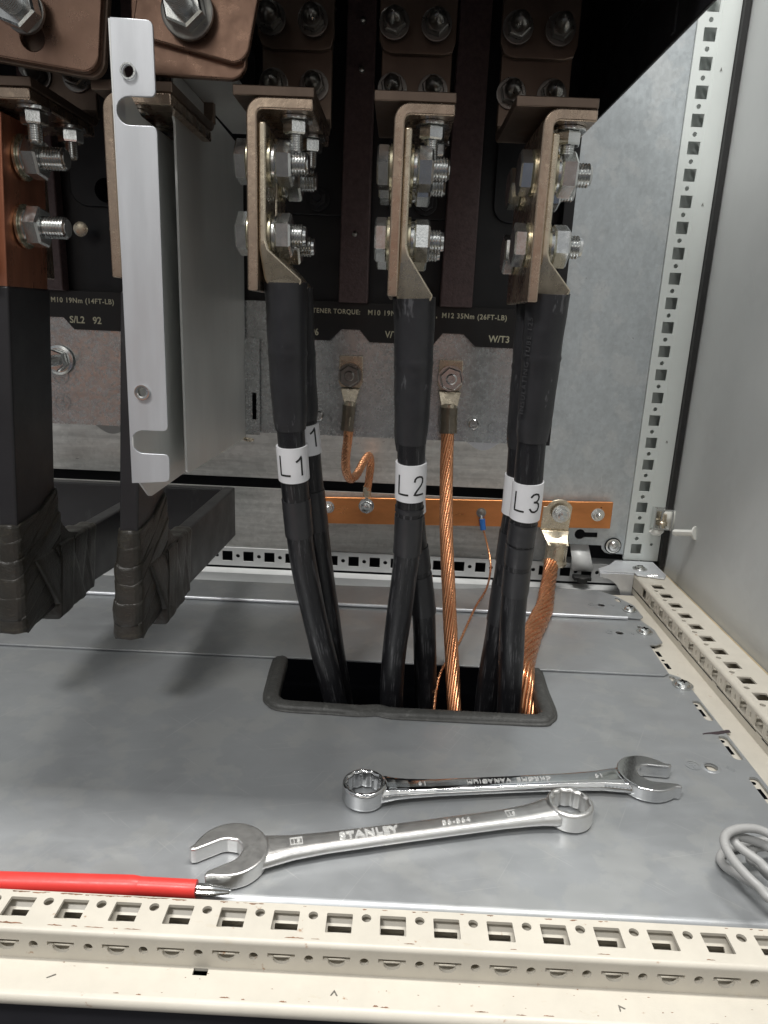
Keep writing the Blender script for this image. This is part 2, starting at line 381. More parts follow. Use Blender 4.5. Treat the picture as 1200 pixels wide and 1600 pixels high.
mb.merge(text('380', 4.2, frame((233, 419, .0), (.6, -.8, 0), (.8, .6, 0)), .25))
mb.build('embossing', 'floor', fp)
panhead(fp, 247, 530, .2)
a, b = at(1098, 1147, z=.1), at(1141, 1143, z=.1)
mk = MB(); pts = [a.lerp(b, t)+Vector((0, (.4*math.sin(9*t)), .1)) for t in [k/10 for k in range(11)]]
mk.loft([[(p.x, p.y-w, .12), (p.x, p.y+w, .12), (p.x, p.y+w, .25), (p.x, p.y-w, .25)] for p, w in zip(pts, [.5, .7, .8, 1.0, 1.5, 1.9, 1.7, 1.9, 1.6, 1.9, 1.7])])
mk.build('marker_stroke', 'marker', fp)

fp2 = thing('floor_plate', 'middle galvanised floor plate whose front edge crosses behind the cable cutout', 'floor plate', (0, 600, .3), 'floor plates of the cabinet')
outl = [(FX0, 541.5), (236, 543), (241.5, 547), (243.5, 602), (250, 602), (258, 608), (260, 636), (252, 664), (FX0, 664)]
plate(outl, [rrect(247.5, 638, 4.5, 11, 2), circ(223, 625, 3.6)], 1.5, frame((0, 0, 2.0), (1, 0, 0), (0, 1, 0)), .3).build('sheet', 'floor', fp2)
mb = ring_mark(213, 625, 1.98, 3.6).merge(text('M6', 4, frame((232, 625, 2.0), (.7, -.7, 0), (.7, .7, 0)), .25)); mb.build('embossing', 'floor', fp2)
panhead(fp2, 248.2, 629, 2.1, 5.6)

fp3 = thing('floor_plate', 'rear galvanised floor plate with a bright rolled front edge, under the earth busbar', 'floor plate', (0, 690, 2.3), 'floor plates of the cabinet')
outl = [(FX0, 658), (240, 658), (253, 656.5), (257, 661), (257, 690), (244, 716), (230, 728), (150, 728), (60, 712), (-120, 706), (FX0, 704)]
mb = plate(outl, [rrect(244, 703, 4.5, 11, 2), circ(222, 687, 3.6)], 1.5, frame((0, 0, 4.4), (1, 0, 0), (0, 1, 0)), .3)
mb.build('sheet', 'floor', fp3)
MB().tube([(FX0, 656.8, 4.0), (0, 656.8, 4.0), (240, 656.8, 4.0)], 1.75, 12).build('rolled_edge', 'bright', fp3)  # brighter steel than the plate: the edge's highlight put into its colour
mb = ring_mark(212, 687, 4.38, 3.6).merge(text('M6', 4, frame((231, 688, 4.4), (.7, -.7, 0), (.7, .7, 0)), .25)); mb.build('embossing', 'floor', fp3)
panhead(fp3, 248.4, 677, 4.5, 5.6)

# rubber edge trim round the cutout
path = [(-86.5, 540), (-85.5, 510), (-84, 482), (-80, 473), (-72, 469), (-40, 468), (-18, 467.2), (-4, 469.0), (8, 466.2), (40, 466), (110, 466), (118, 468.5), (122.5, 476), (123, 505), (124, 541)]
pth0 = spline([(x, y, 0) for x, y in path], 10)
pth = [pth0[0]]; acc = 0
for i in range(1, len(pth0)):
    seg_ = pth0[i]-pth0[i-1]; k = max(1, int(seg_.length/.9))
    for j in range(1, k+1): pth.append(pth0[i-1]+seg_*(j/k))
ed = MB(); rings = []; L_ = 0
for i, p in enumerate(pth):
    if i: L_ += (p-pth[i-1]).length
    t = (pth[min(i+3, len(pth)-1)]-pth[max(i-3, 0)]).normalized(); n = Vector((t.y, -t.x, 0))   # n points away from the hole
    j = math.exp(-((p.x+8)/16)**2) if p.y < 480 else 0
    wv = .5*mnoise.noise(Vector((L_*.03, 1, 0)))
    kn = lambda q: .26*math.sin(L_*2.1+q*1.9)+.2*mnoise.noise(Vector((L_*.6, q, 3)))
    prof = [(-3.6, -5.5), (-3.8, 0), (-3.2, 3.0), (-1, 4.3+kn(0)), (1, 4.7+kn(1)), (3, 4.5-1.2*j+kn(2)), (5, 4.2-1.5*j+kn(3)), (6.6, 3.4-.8*j+.4*wv), (7.2, 1.9), (8.6+wv, 1.5), (9.1+wv, .9), (9.1+wv, .25), (1, .2), (0, -1), (0, -5.5)]
    rings.append([p+n*a+Vector((0, 0, b)) for a, b in prof])
ed.loft(rings)
tag(ed.build('edge_trim', 'trim', ang=50), 'black rubber edge trim lining three sides of the cable cutout', 'edge trim')

# ------------------------------------------------------------------ perforated frame rails
fr = MB()
hx = [9.3-0.2+25*k for k in range(-24, 15)]
sq = []
for x in hx:
    sq.append(rrect(x, 263.7, 12.2, 11.0, .5, 2)); sq.append(circ(x+12.5, 267.3, 2.3, 14))
fr.merge(plate([(FX0, 253.4), (400, 253.4), (400, 273.2), (FX0, 273.2)], sq, 1.6, frame((0, 0, 12.3), (1, 0, 0), (0, 1, 0))))
prof = [(253.4, 12.3)] + [(253.4-2.2*math.sin(a), 10.1+2.2*math.cos(a)) for a in [PI/2*k/8 for k in range(1, 9)]]
fr.merge(sweep_profile(prof, FX0, 400))
kh = []
for x in hx:
    o = [(x-6.2, 6.3), (x-6.2, 4.2), (x-3.9, 3.9)]
    o += [(x+3.9*math.cos(a), 3.9+3.4*math.sin(a)) for a in [PI+PI*k/10 for k in range(1, 10)]]
    o += [(x+3.9, 3.9), (x+6.2, 4.2), (x+6.2, 6.3)]
    kh.append(o); kh.append(circ(x+12.5, 4.2, 2.1, 14))
fr.merge(plate([(FX0, -3.6), (400, -3.6), (400, 10.1), (FX0, 10.1)], kh, 1.6, frame((0, 251.2, 0), (1, 0, 0), (0, 0, 1))))
# lower flange with rolled lip
wn_ = [rrect(-77, 248.8, 6.6, 3.6, .2, 1)]
fr.merge(plate([(FX0, 236), (400, 236), (400, 252.6), (FX0, 252.6)], wn_, 1.6, frame((0, 0, -3.6), (1, 0, 0), (0, 1, 0))))
prof = [(236, -3.6)] + [(236-3.4*math.sin(a), -7.0+3.4*math.cos(a)) for a in [PI*.75*k/9 for k in range(1, 10)]]
fr.merge(sweep_profile(prof, FX0, 400))
# inside of the hollow section: punched plate tilted and floor raised to catch light, plain rear wall
low = []
for x in hx: low += [rrect(x, 7.8, 11.2, 2.6, .3, 1), circ(x+12.5, 8.2, 1.9, 12)]
ca, sa = math.cos(.54), math.sin(.54)
fr.merge(plate([(FX0, -2), (400, -2), (400, 15.5), (FX0, 15.5)], low, 1.0, frame((0, 260, 1.5), (1, 0, 0), (0, ca, sa))))
fr.box(FX0, 400, 273.2, 274.4, -14, 10.6)
fr.box(FX0, 400, 252.9, 273.1, -3.4, -2.2)
rail = thing('frame_rail', 'cream painted perforated frame rail along the front bottom edge of the cabinet', 'frame rail', (0, 255, -12))
fr.build('profile', 'cream', rail, ang=40)
def arrow(px, py, turn):
    p = at(px, py, z=-3.5); mb = MB(); 
    M = Matrix.Translation(p) @ Matrix.Rotation(turn, 4, 'Z')
    for sgn in (-1, 1):
        q = [(0, 1.6), (sgn*1.7, -1.2), (sgn*1.0, -1.2), (0, .5)]
        r = [M @ Vector((a, b, 0)) for a, b in q]; mb.loft([r, [v+Vector((0, 0, .12)) for v in r]])
    return mb
mk = arrow(522, 1552, 0).merge(arrow(970, 1575, .5))
p = at(80, 1525, z=-3.5); mk.merge(MB().prism([(-1.9, -.9), (-1.3, -1.1), (1.9, .7), (1.5, 1.2)], p, (1, 0, 0), (0, 1, 0), (0, 0, 1), .12))
mk.build('stamped_marks', 'dsteel', rail)
# chipped paint and rust along the worn edges of the rail
ch = MB(); rc = random.Random(11)
def chip(x, y, z, L, w, up=(0, 0, 1), v=(0, 1, 0)):
    n = 9; top = []; bot = []
    for k in range(n+1):
        t = k/n; q = math.sin(PI*t)**.5*w*rc.uniform(.3, 1); top.append((x+L*t, q)); bot.append((x+L*t, -w*.25*rc.uniform(0, 1)*math.sin(PI*t)))
    pol = bot+top[::-1]; O = Vector((0, y, z)); V = Vector(v)
    ring = [O+Vector((a, 0, 0))+V*b for a, b in pol]
    ch.loft([ring, [p+Vector(up)*.06 for p in ring]])
for k in range(46):
    x = rc.uniform(-200, -60) if k < 26 else rc.uniform(-60, 210)
    chip(x, 273.0-rc.uniform(.3, .8), 12.32, rc.uniform(1.5, 9 if k < 26 else 4), rc.uniform(.25, .9), v=(0, -1, 0))
for x, L, w in ((-171, 12, 1.1), (-148, 7, .7), (-137, 3, .6), (-131, 9, .6), (-118, 2.5, .6), (-113, 8, .5), (-40, 9, .7), (-28, 4, .4), (14, 5, .5), (62, 3, .5), (101, 6, .5), (150, 4, .6)):
    chip(x, 254.3, 12.32, L, w)
for k in range(30):
    x = rc.uniform(-180, 190); y = rc.uniform(236.5, 250); chip(x, y, -3.58, rc.uniform(.5, 1.6), rc.uniform(.2, .5))
for k in range(14):
    x = rc.uniform(-180, 190); chip(x, rc.uniform(236.2, 237.2), -3.6, rc.uniform(1.5, 5), rc.uniform(.4, .8))
ch.build('paint_chips', 'rust', rail)['kind'] = 'stuff'
tag(MB().box(FX0, 500, 238, 241, -170, -10.5).build('plinth', 'plinth'), 'dark plinth panel below the cream front rail', 'plinth')

# side rail on the right
sr = thing('frame_rail', 'cream perforated frame rail running back along the right edge of the floor', 'frame rail', (290, 520, -8))
SR = MB()
ys = [706.7-25*k for k in range(0, 18)]
tops = []; ins = []
for y in ys:
    tops += [rrect(285.5, y, 11.5, 11.5, .5, 2), circ(279.5, y-12.5, 2.2, 12)]
    ins += [rrect(y, 11.2, 12, 10.2, 1.2, 2), rrect(y-12.5, 11.2, 2.8, 5.2, 1, 2)]
SR.merge(plate([(275, 270), (307, 270), (307, 748), (275, 748)], tops, 1.5, frame((0, 0, 20), (1, 0, 0), (0, 1, 0))))
prof = [(275, 20)] + [(275-3.2*math.sin(a), 16.8+3.2*math.cos(a)) for a in [PI/2*k/7 for k in range(1, 8)]]
n = len(prof)
sp = MB(); outp = [(a+(0.7 if i else 0), b-1.2) for i, (a, b) in enumerate(prof)]
ringp = prof+outp[::-1]
SR.merge(MB().loft([[(a, y, b) for a, b in ringp] for y in (270, 748)]))
SR.merge(plate([(270, 5.2), (748, 5.2), (748, 16.8), (270, 16.8)], ins, 1.4, frame((271.8, 0, 0), (0, -1, 0), (0, 0, 1)) @ Matrix.Scale(-1, 4, (1, 0, 0))))
SR.box(272.0, 273.4, 270, 748, -2.4, 3.6)
for y in range(300, 748, 75): SR.box(271.9, 273.3, y, y+8, 3.6, 5.2)
SR.box(222, 272.0, 286, 735, -4.0, -2.4)                       # flange the plates lie on
SR.box(305.5, 307, 270, 748, -6, 18.4)
SR.box(273.4, 305.4, 270, 748, 3.0, 4.2).box(288, 290, 270, 748, 4.2, 9)
SR.build('profile', 'cream', sr, ang=40)
dk = MB()
for p in slots:
    dk.box(p.x-1.6, p.x+1.8, p.y-5, p.y+5, -2.45, -2.2); dk.merge(MB().cyl((p.x, p.y+11, -2.4), (p.x, p.y+11, -2.2), 1.7, n=14))
    dk.merge(MB().cyl((p.x, p.y-12.5, -2.4), (p.x, p.y-12.5, -2.2), 1.7, n=14))
for px, py, w in ((1029, 1022, 5), (1043, 1041, 5)):
    p = at(px, py, z=-2.3); dk.box(p.x-1.6, p.x+1.8, p.y-w, p.y+w, -2.45, -2.2)
for px, py in ((1021, 1012), (1036, 1032)):
    p = at(px, py, z=-2.3); dk.merge(MB().cyl((p.x, p.y, -2.4), (p.x, p.y, -2.2), 1.5, n=12))
dk.box(272.3, 273.2, 270, 748, 3.7, 5.1)
dk.build('punched_slots', 'dark', sr)
tag(MB().box(307.5, 319, 250, 800, -6, 12).build('sealing_strip', 'tan', bevel=1), 'tan foam sealing strip between the right floor rail and the side panel', 'seal')

# rear rail
rr = MB(); sq = []
xs = [-193.2+25*k for k in range(-17, 19)]
for k, x in enumerate(xs):
    sq.append(rrect(x, 4, 12.2, 12.2, .5, 2)); sq.append(circ(x+12.5, 4.3, 2.4, 14))
rr.merge(plate([(FX0, -8), (300, -8), (300, 14.6), (FX0, 14.6)], sq, 1.5, frame((0, 786.5, 0), (1, 0, 0), (0, 0, 1))))
prof = [(786.5, -8)] + [(786.5-6*math.sin(a), -14+6*math.cos(a)) for a in [PI/2*(1-k/6)*0+PI/2*k/6 for k in range(0, 7)]]
rr.box(FX0, 300, 770, 786.4, -12, -10.6).box(FX0, 300, 769, 770, -22, -10.6).box(FX0, 300, 738, 768.9, -22.0, -20.6).box(FX0, 300, 736, 738, -30, -20.6)
rr.box(FX0, 300, 788, 810, 13.2, 14.6)
tag(rr.build('frame_rail', 'rail_grey'), 'grey perforated rail along the back edge of the floor behind the cables', 'frame rail')
bk = MB().box(FX0, 330, 700, 735, -40, -38)
tag(bk.build('base_panel', 'gland'), 'dull metal strip low in the gap between floor plates and rear rail', 'base panel')

# corner post
po = MB(); sq = []
pz = [276.8-25*k+CAM_H for k in range(-3, 22)]
for z in pz: sq += [rrect(286, z, 12.2, 12.0, .4, 2), circ(285.2, z+12.5, 2.3, 14)]
po.merge(plate([(273, 22), (295, 22), (295, 640), (273, 640)], sq, 1.5, frame((0, 787, 0), (1, 0, 0), (0, 0, 1))))
po.merge(plate([(295, 22), (312.5, 22), (312.5, 640), (295, 640)], [circ(303, 42, 1.6, 12)], 1.5, frame((0, 786.6, 0), (1, 0, 0), (0, 0, 1))))
po.box(273, 274.5, 788.5, 812, 22, 640).box(311, 312.5, 788.1, 812, 22, 640)
# slanted inner fold visible through the square holes
po.merge(MB().loft([[(274.5, 792, z), (276, 791, z), (300, 806, z), (299, 807.5, z)] for z in (22, 640)]))
cp = thing('corner_post', 'pale grey perforated corner post standing at the back right', 'corner post', (290, 795, 22))
po.build('profile', 'grey_paint', cp, ang=40)
mk = MB()
for px, py in ((1127, 108), (1098, 319), (1042, 690)):
    p = at(px, py, y=786.4)
    for sg in (-1, 1): mk.prism([(0, 1.6), (sg*1.2, -1.8), (sg*.5, -1.8), (0, .2)], p, (1, 0, 0), (0, 0, 1), (0, -1, 0), .1)
mk.build('stamped_marks', 'dsteel', cp)
tag(MB().box(313, 318.5, 780, 800, 16, 640).build('door_gasket', 'rubber'), 'black rubber gasket running up between corner post and side panel', 'gasket')
sp = MB().box(320, 322, 150, 800, 8, 640)
tag(sp.build('side_panel', 'side'), 'plain grey textured side panel closing the right side', 'side panel')

# corner gusset
gs = thing('corner_bracket', 'bright zinc corner bracket with curved web at the foot of the corner post', 'bracket', (272, 750, -12))
gpts = [(233.5, 743), (272.5, 743), (272.5, 736), (300, 728), (306, 740), (306, 783), (262, 783), (250, 765), (234, 751)]
plate(gpts, [], 1.6, frame((0, 0, 22.2), (1, 0, 0), (0, 1, 0)), .3).build('top_plate', 'bright', gs)
wb = [(234, 20.4), (234, 15.5)]
for k in range(9):
    t = k/8; a = PI/2*t; wb.append((236+22*math.sin(a)+3*t, -11+26*math.cos(a)))
wb += [(271.5, -11), (271.5, 20.4)]
plate(wb, [], 2.2, frame((0, 741.5, 0), (1, 0, 0), (0, 0, 1)), .4).build('web', 'bright', gs)
s = MB().lathe([(8, 0), (8, 1), (6, 1.2), (5.2, 3), (2, 4.2), (.01, 4.3)], (281.8, 755, 22.2), (0, 0, 1)).build('screw', 'zinc', gs)
MB().box(278.8, 284.8, 754.4, 755.6, 26.2, 26.7).build('screw_recess', 'dark', s)
MB().cyl((284, 735, 20.8), (294, 733, 22.3), 2.4).build('pin', 'zinc', gs)

# caged clip with white buttons on the post, and white push fastener on the side panel
cl = thing('cage_clip', 'steel cage clip with white plastic buttons fixed low on the corner post', 'clip', (308, 780, 58))
mb = MB().box(297.5, 299, 774, 786, 64, 88).box(297.5, 318, 773, 774, 86, 88).box(297.5, 318, 773, 774, 64, 66).box(315.5, 317.5, 772, 784, 64, 87).box(304, 306.2, 773, 774, 66, 86).box(299, 318, 784, 785.4, 64, 88)
mb.build('cage', 'zinc', cl, bevel=.2)
MB().lathe([(3.6, 0), (3.6, 3), (5.4, 3.2), (5.4, 6.5), (4.2, 8), (3.8, 16)], (307.5, 776.5, 66), (0, 0, 1)).build('screw', 'lug', cl)
MB().lathe([(11.5, 0), (11.5, 1.6), (9, 3.2), (4, 4), (.01, 4.2)], (318.2, 779, 75), (-.5, -1, 0), 24).build('button', 'wplastic', cl)
MB().tube([(298.5, 781, 62.0), (302, 780, 59.2), (306, 780, 59.2), (309.5, 781, 62.5)], 4.2, 14).build('button', 'wplastic', cl)
tp, bs = at(1055, 832, x=308), at(1083, 834.5, x=319.8)
pf = MB(); bs = Vector((319.8, bs.y, bs.z)); tp = Vector((306, bs.y+26, bs.z-8))
dr = (tp-bs).normalized()
bs0 = Vector((320, 715, 79)); tip = at(1052, 832, y=735)
dr = (tip-bs0).normalized(); L = (tip-bs0).length
mb = MB().lathe([(5.2, 0), (5.6, 1.2), (4.2, 2.6), (3.6, 3.2), (3.6, L-2), (2.8, L)], bs0, dr, 6)
mb.merge(MB().lathe([(7.2, -.2), (7.2, 1.4), (5.5, 2.4), (3, 2.8)], bs0, dr, 22))
tag(mb.build('push_fastener', 'wplastic', bevel=.3), 'white plastic push fastener sticking out of the grey side panel', 'fastener')

# ------------------------------------------------------------------ back panel
BP = thing('back_panel', 'galvanised mounting panel forming the back wall behind the cables', 'back panel', (-100, 792, 15))
win = [(186, 9), (186, 37.5), (246, 37.5), (247, 33), (251, 29), (257, 27.6), (264, 28), (274, 28), (275, 9)]
keyh = [(219.5+6.2*math.cos(a), 50+6.2*math.sin(a)) for a in [math.radians(d) for d in range(25, 336, 20)]] + [(240, 47), (240, 53)]
gap = [(FX0+10, 87), (138, 87), (140, 90), (140, 98), (136, 102), (FX0+10, 102)]
plate([(FX0, 15.4), (138.9, 15.4), (138.9, 640), (FX0, 640)], [[(FX0+10, 88), (134, 88), (136, 90), (136, 97), (132, 100), (FX0+10, 100)]], 2, frame((0, 789, 0), (1, 0, 0), (0, 0, 1))).build('sheet', 'brushed', BP)
plate([(139, 15.4), (180, 15.4), (180, 8), (276, 8), (276, 22), (272.4, 22.5), (272.4, 640), (139, 640)], [win[:], keyh], 2, frame((0, 789, 0), (1, 0, 0), (0, 0, 1))).build('bright_sheet', 'panel', BP)
s = MB().lathe([(8.6, 0), (8.6, 1.2), (6.6, 1.4), (6.4, 3), (5, 4.6), (2.4, 5.2), (2.2, 3.4), (.01, 3.4)], (259.2, 787.9, 38), (0, -1, 0), 26).build('screw', 'zinc', BP)
MB().lathe([(9.6, -.2), (9.6, .5), (8.7, .5)], (259.2, 788, 38), (0, -1, 0), 26, 0, False).build('screw_ring', 'dark', s)
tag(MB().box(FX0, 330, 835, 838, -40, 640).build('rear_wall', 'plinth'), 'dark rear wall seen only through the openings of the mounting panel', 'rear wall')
# hooked steel tongue in the window
hk = MB().loft([[(209.5, 789-0, 37.4), (231, 789, 37.4)], [(210.5, 778, 24), (233, 778, 24)], [(211, 777, 12), (237, 777, 12)], [(214, 779, 8), (235, 779, 8)]], cap=False, closed=False)
o = hk.build('panel_hook', 'rail_grey'); md = o.modifiers.new('solid', 'SOLIDIFY'); md.thickness = .0014
tag(o, 'bent grey steel hook in the dark window of the back panel', 'hook')
ft = MB().lathe([(6, 0), (5.5, 6), (3, 7.4)], (224, 772, -3), (0, 0, 1), 16).box(214, 234, 770, 781, -1, 3.5)
tag(ft.build('hook_foot', 'rubber', bevel=.6), 'black rubber foot below the grey panel hook', 'foot')

# earth busbar with its fixings
eb = thing('earth_busbar', 'bright copper earth busbar bolted across the back panel', 'busbar', (80, 783, 55))
M0 = frame((0, 0, 0), (1, 0, .03), (0, 0, 1))
mb = MB().loft([[(-100, y, z-3.5) for y, z in ((778, 55), (783, 55), (783, 86), (778, 86))], [(250, y, z+6.5) for y, z in ((778, 55), (783, 55), (783, 86), (778, 86))]])
mb.build('bar', 'copper', eb, bevel=.5)
def nutbolt(parent, p, af=10, r=3, name='bolt'):
    p = Vector(p); mb = MB().lathe([(af*.72, 0), (af*.72, 1.2), (af*.6, 1.3)], p, (0, -1, 0), 22)
    mb.hexnut(p+Vector((0, -1.2, 0)), (0, -1, 0), af, 5.5, .3).thread(p+Vector((0, -6, 0)), (0, -1, 0), r, 4, 1)
    return mb.build(name, 'zinc', parent)
nutbolt(eb, (-73.7, 778, 72), 10); nutbolt(eb, (233.9, 778, 77.5), 10.5)
for x, z in ((-90, 70), (246, 77)): MB().cyl((x, 783, z), (x, 789.5, z), 6).build('spacer', 'zinc', eb)
MB().cyl((237, 778.05, 86), (237, 777.9, 86.2), .9).build('pin_mark', 'dark', eb)

# ------------------------------------------------------------------ the drive above
DV = thing('motor_drive', 'black motor drive hanging overhead with its terminals and label plate facing forward', 'motor drive', (-90, 500, 175))
H = MB()
H.box(-420, 137, 644, 648, 262, 620)             # rear wall
H.box(135, 137, 366, 643.8, 429, 620)            # right wall
H.box(-422, -420, 366, 643.8, 429, 620)
H.box(-422, 137, 366, 648, 620.2, 624)
H.box(-422, 137, 362, 365.8, 470, 620)           # front cover above the view
H.box(128, 137, 622, 643.8, 180, 428.8)
H.build('housing', 'black', DV, bevel=.6)
# inner ribs of the right wall
mb = MB().box(133.6, 134.9, 420, 424, 432, 610)
mb.merge(plate(rrect(500, 505, 70, 70, 10), [], 1.6, frame((134.6, 0, 0), (0, -1, 0), (0, 0, 1)) @ Matrix.Scale(-1, 4, (1, 0, 0)), .5))
mb.build('side_cover', 'black', DV)
MB().box(131, 135.8, 366.2, 371, 429.5, 436).build('edge_clip', 'lug', DV)
# galvanised earth plate
plate([(-420, 177.5), (127, 177.5), (127, 293.5), (-420, 293.5)], [circ(118, 205, 2)], 2, frame((0, 640, 0), (1, 0, 0), (0, 0, 1))).build('earth_plate', 'plate', DV)
# label plate with trapezoid notches
lab = [(-420, 295.5), (-420, 262.5)]
for cx in (-306+0.5, -218):
    lab += [(cx-17, 262.5), (cx-8, 272.5), (cx+8, 272.5), (cx+17, 262.5)]
lab += [(-139, 262.5)]
labR = [(-97, 295.5), (-97, 262.3), (-62, 262.3), (-52, 272.4), (-36, 272.4), (-27, 262.3), (29, 262.3), (37, 272.6), (55, 272.6), (66, 262.3), (100, 262.3), (100, 295.5)]
lp = plate(labR, [], 3, frame((0, 636.5, 0), (1, 0, 0), (0, 0, 1)), .3).build('label_plate', 'label', DV)
ink = MB()
def ptxt(s, x, z, size, sx=1.0, bold=.09, space=1.0): ink.merge(text(s, size, frame((x, 636.45, z), (1, 0, 0), (0, 0, 1)), .12, bold, 'LEFT', space, sx))
ptxt('FASTENER TORQUE:', -86.5, 285.6, 5.6, .90, .10, 1.12); ptxt('M10 19Nm (14FT-LB),', -29.4, 285.6, 6.0, .95, .10, 1.16); ptxt('M12 35Nm (26FT-LB)', 35.1, 285.8, 6.0, .93, .10, 1.14)
ptxt('U/T1  96', -97, 266.6, 8.0, .86, .16); ptxt('V/T2  97', -13.5, 267, 8.0, .9, .16); ptxt('W/T3', 77.3, 267, 8.0, .95, .16)
ink.build('lettering', 'ink', lp)
lp2 = plate(lab + [(-139, 295.5)], [], 3, frame((0, 636.5, 0), (1, 0, 0), (0, 0, 1)), .3).build('label_plate', 'label', DV)
ink = MB()
ptxt('FASTENER TORQUE:', -364, 285.2, 5.6, .90, .10, 1.12); ptxt('M10 19Nm (14FT-LB)', -307.4, 285.2, 6.0, .93, .10, 1.12); ptxt('S/L2', -292, 268.2, 8.2, .95, .16); ptxt('92', -271.5, 268.2, 8.2, .95, .16)
ink.build('lettering', 'ink', lp2)
# textured dividers and rear features
for x0, x1 in ((-54.5, -29.5), (32.5, 60), (-232, -205), (-318, -292)):
    MB().loft([[(x0+3*k, 628, z), (x1-1.0*k, 628, z), (x1-1.0*k, 641, z), (x0+3*k, 641, z)] for z, k in ((295, 0), (300, 0), (620, 1))]).build('divider', 'textured', DV, bevel=1)
for x in (-74, 16, 106, -160, -252):
    plate(rrect(x+0, 430, 66, 130, 14, 6), [], 4, frame((0, 640, 0), (1, 0, 0), (0, 0, 1)), .8).build('rear_cover', 'black', DV)
    MB().lathe([(9.5, 0), (9.5, 2), (8.5, 2.6)], (x, 635.9, 377), (0, -1, 0)).hexnut((x, 633.4, 377), (0, -1, 0), 12, 4).lathe([(3.2, 0), (2.8, 3)], (x, 629.2, 377), (0, -1, 0), 12).build('hex_boss', 'dark' if x < -100 else 'black', DV)
for x, z in ((-42, 350), (-40, 471), (-63, 512), (-40, 505)):
    MB().lathe([(2.2, 0), (2.0, 6), (.8, 7)], (x, 628, z), (0, -1, -.1), 12).build('rivet', 'dsteel', DV)
# studs on the earth plate
def earth_mark(x, z):
    mb = MB().lathe([(7.2, 0), (7.2, .35), (6.5, .35), (6.5, 0)], (x, 638, z), (0, -1, 0), 30, 0, False)
    for w, h in ((5, 0), (3.4, -2.2), (1.8, -4.2)): mb.box(x-w, x+w, 637.7, 638, z+h-.3, z+h+.3)
    mb.box(x-.35, x+.35, 637.7, 638, z, z+5)
    return mb
em = MB()
for x, z in ((-56, 222), (34, 222), (-306, 221), (-306, 197)): em.merge(earth_mark(x, z))
for x, z in ((87.8, 191.5), (55, 193), (-64, 192)): em.merge(MB().lathe([(4.4, 0), (4.4, .5), (3.4, .5), (3.4, .1), (1.8, .1), (1.8, .5), (.01, .5)], (x, 638, z), (0, -1, 0), 24))
em.box(-66, 100, 637.85, 638, 205.0, 205.3).box(-420, -250, 637.85, 638, 205, 205.3)
em.build('embossing', 'plate', DV)
for x, z, l in ((69, 195, 9), (-71, 196, 6)):
    MB().lathe([(4.6, 0), (4.6, l-1), (3.6, l), (1.4, l), (1.2, l-2), (.01, l-2)], (x, 638, z), (0, -1, 0), 20).build('earth_stud', 'zinc', DV)
o = MB().lathe([(13, 0), (13, 1.5), (11, 2), (10.5, 2.2)], (-305, 638, 235.2), (0, -1, 0), 26).hexnut((-305, 635.6, 235.2), (0, -1, 0), 17, 8, .2).thread((-305, 628, 235.2), (0, -1, 0), 5, 12, 1.5).lathe([(3.2, 0), (3.2, 8), (2.6, 9)], (-305, 616, 235.2), (0, -1, 0), 16).build('earth_stud', 'zinc', DV)
# pressed tabs under the plate
for cx in (80, -262):
    tb = [(cx-15+30*k/10, 177.4-7.5*math.sin(PI*k/10)) for k in range(11)]
    plate(tb, [], 2, frame((0, 640.4, 0), (1, 0, 0), (0, 0, 1)), .2).build('pressed_tab', 'bright' if cx > 0 else 'gland', DV)
MB().lathe([(3, 0), (3, 1.6), (6, 2), (6, 3), (2.5, 4)], (-306+33, 630, 345), (.1, -1, 0), 16).build('brass_screw', 'lug', DV)

# ------------------------------------------------------------------ terminals: upright bars, tongues, brackets, bolts, lugs and cables
def acorn(parent, x, y, z, mt='dsteel'):
    mb = MB().lathe([(9.5, 0), (9.5, 1.6), (8.8, 1.8)], (x, y, z), (0, -1, 0), 26).hexnut((x, y-1.8, z), (0, -1, 0), 13, 6, .25)
    mb.lathe([(5.4, 0), (5.4, 5), (4.6, 8), (2.6, 10.2), (.01, 10.8)], (x, y-7.6, z), (0, -1, 0), 20)
    mb.build('dome_nut', mt, parent)
def terminal(xl, w=45):
    mb = MB(); R = 5
    mb.box(xl, xl+w, 430, 512, 398, 403.4)
    mb.box(xl, xl+w+.5, 517.6, 523, 404, 618)
    prof = [(512, 403.4)] 
    arc1 = [(512+11*math.sin(a), 409-11*math.cos(a)) for a in [PI/2*k/6 for k in range(7)]]
    arc2 = [(512+5.4*math.sin(a), 409-5.4*math.cos(a)) for a in [PI/2*k/6 for k in range(7)]]
    ring = arc1+arc2[::-1]
    mb.loft([[(x, a, b) for a, b in ring] for x in (xl, xl+w)])
    t = mb.build('terminal_bar', 'darkbar', DV, bevel=.6)
    plate([(xl-2, 620), (xl-2, 455), (xl+1, 449), (xl+7, 447), (xl+w-6, 447), (xl+w, 449), (xl+w+2, 455), (xl+w+2, 620)], [], 5, frame((0, 512.4, 0), (1, 0, 0), (0, 0, 1)), .6).build('link_plate', 'darkbar', t)
    for dx in (7.5, 34):
        acorn(t, xl+dx, 512.4-5, 462); acorn(t, xl+dx, 517.4, 428)
    return t
XL = {'L1': -98.0, 'L2': -20.3, 'L3': 57.2}
for k, x in list(XL.items())+[('a', -176.0), ('b', -254.0)]: terminal(x)

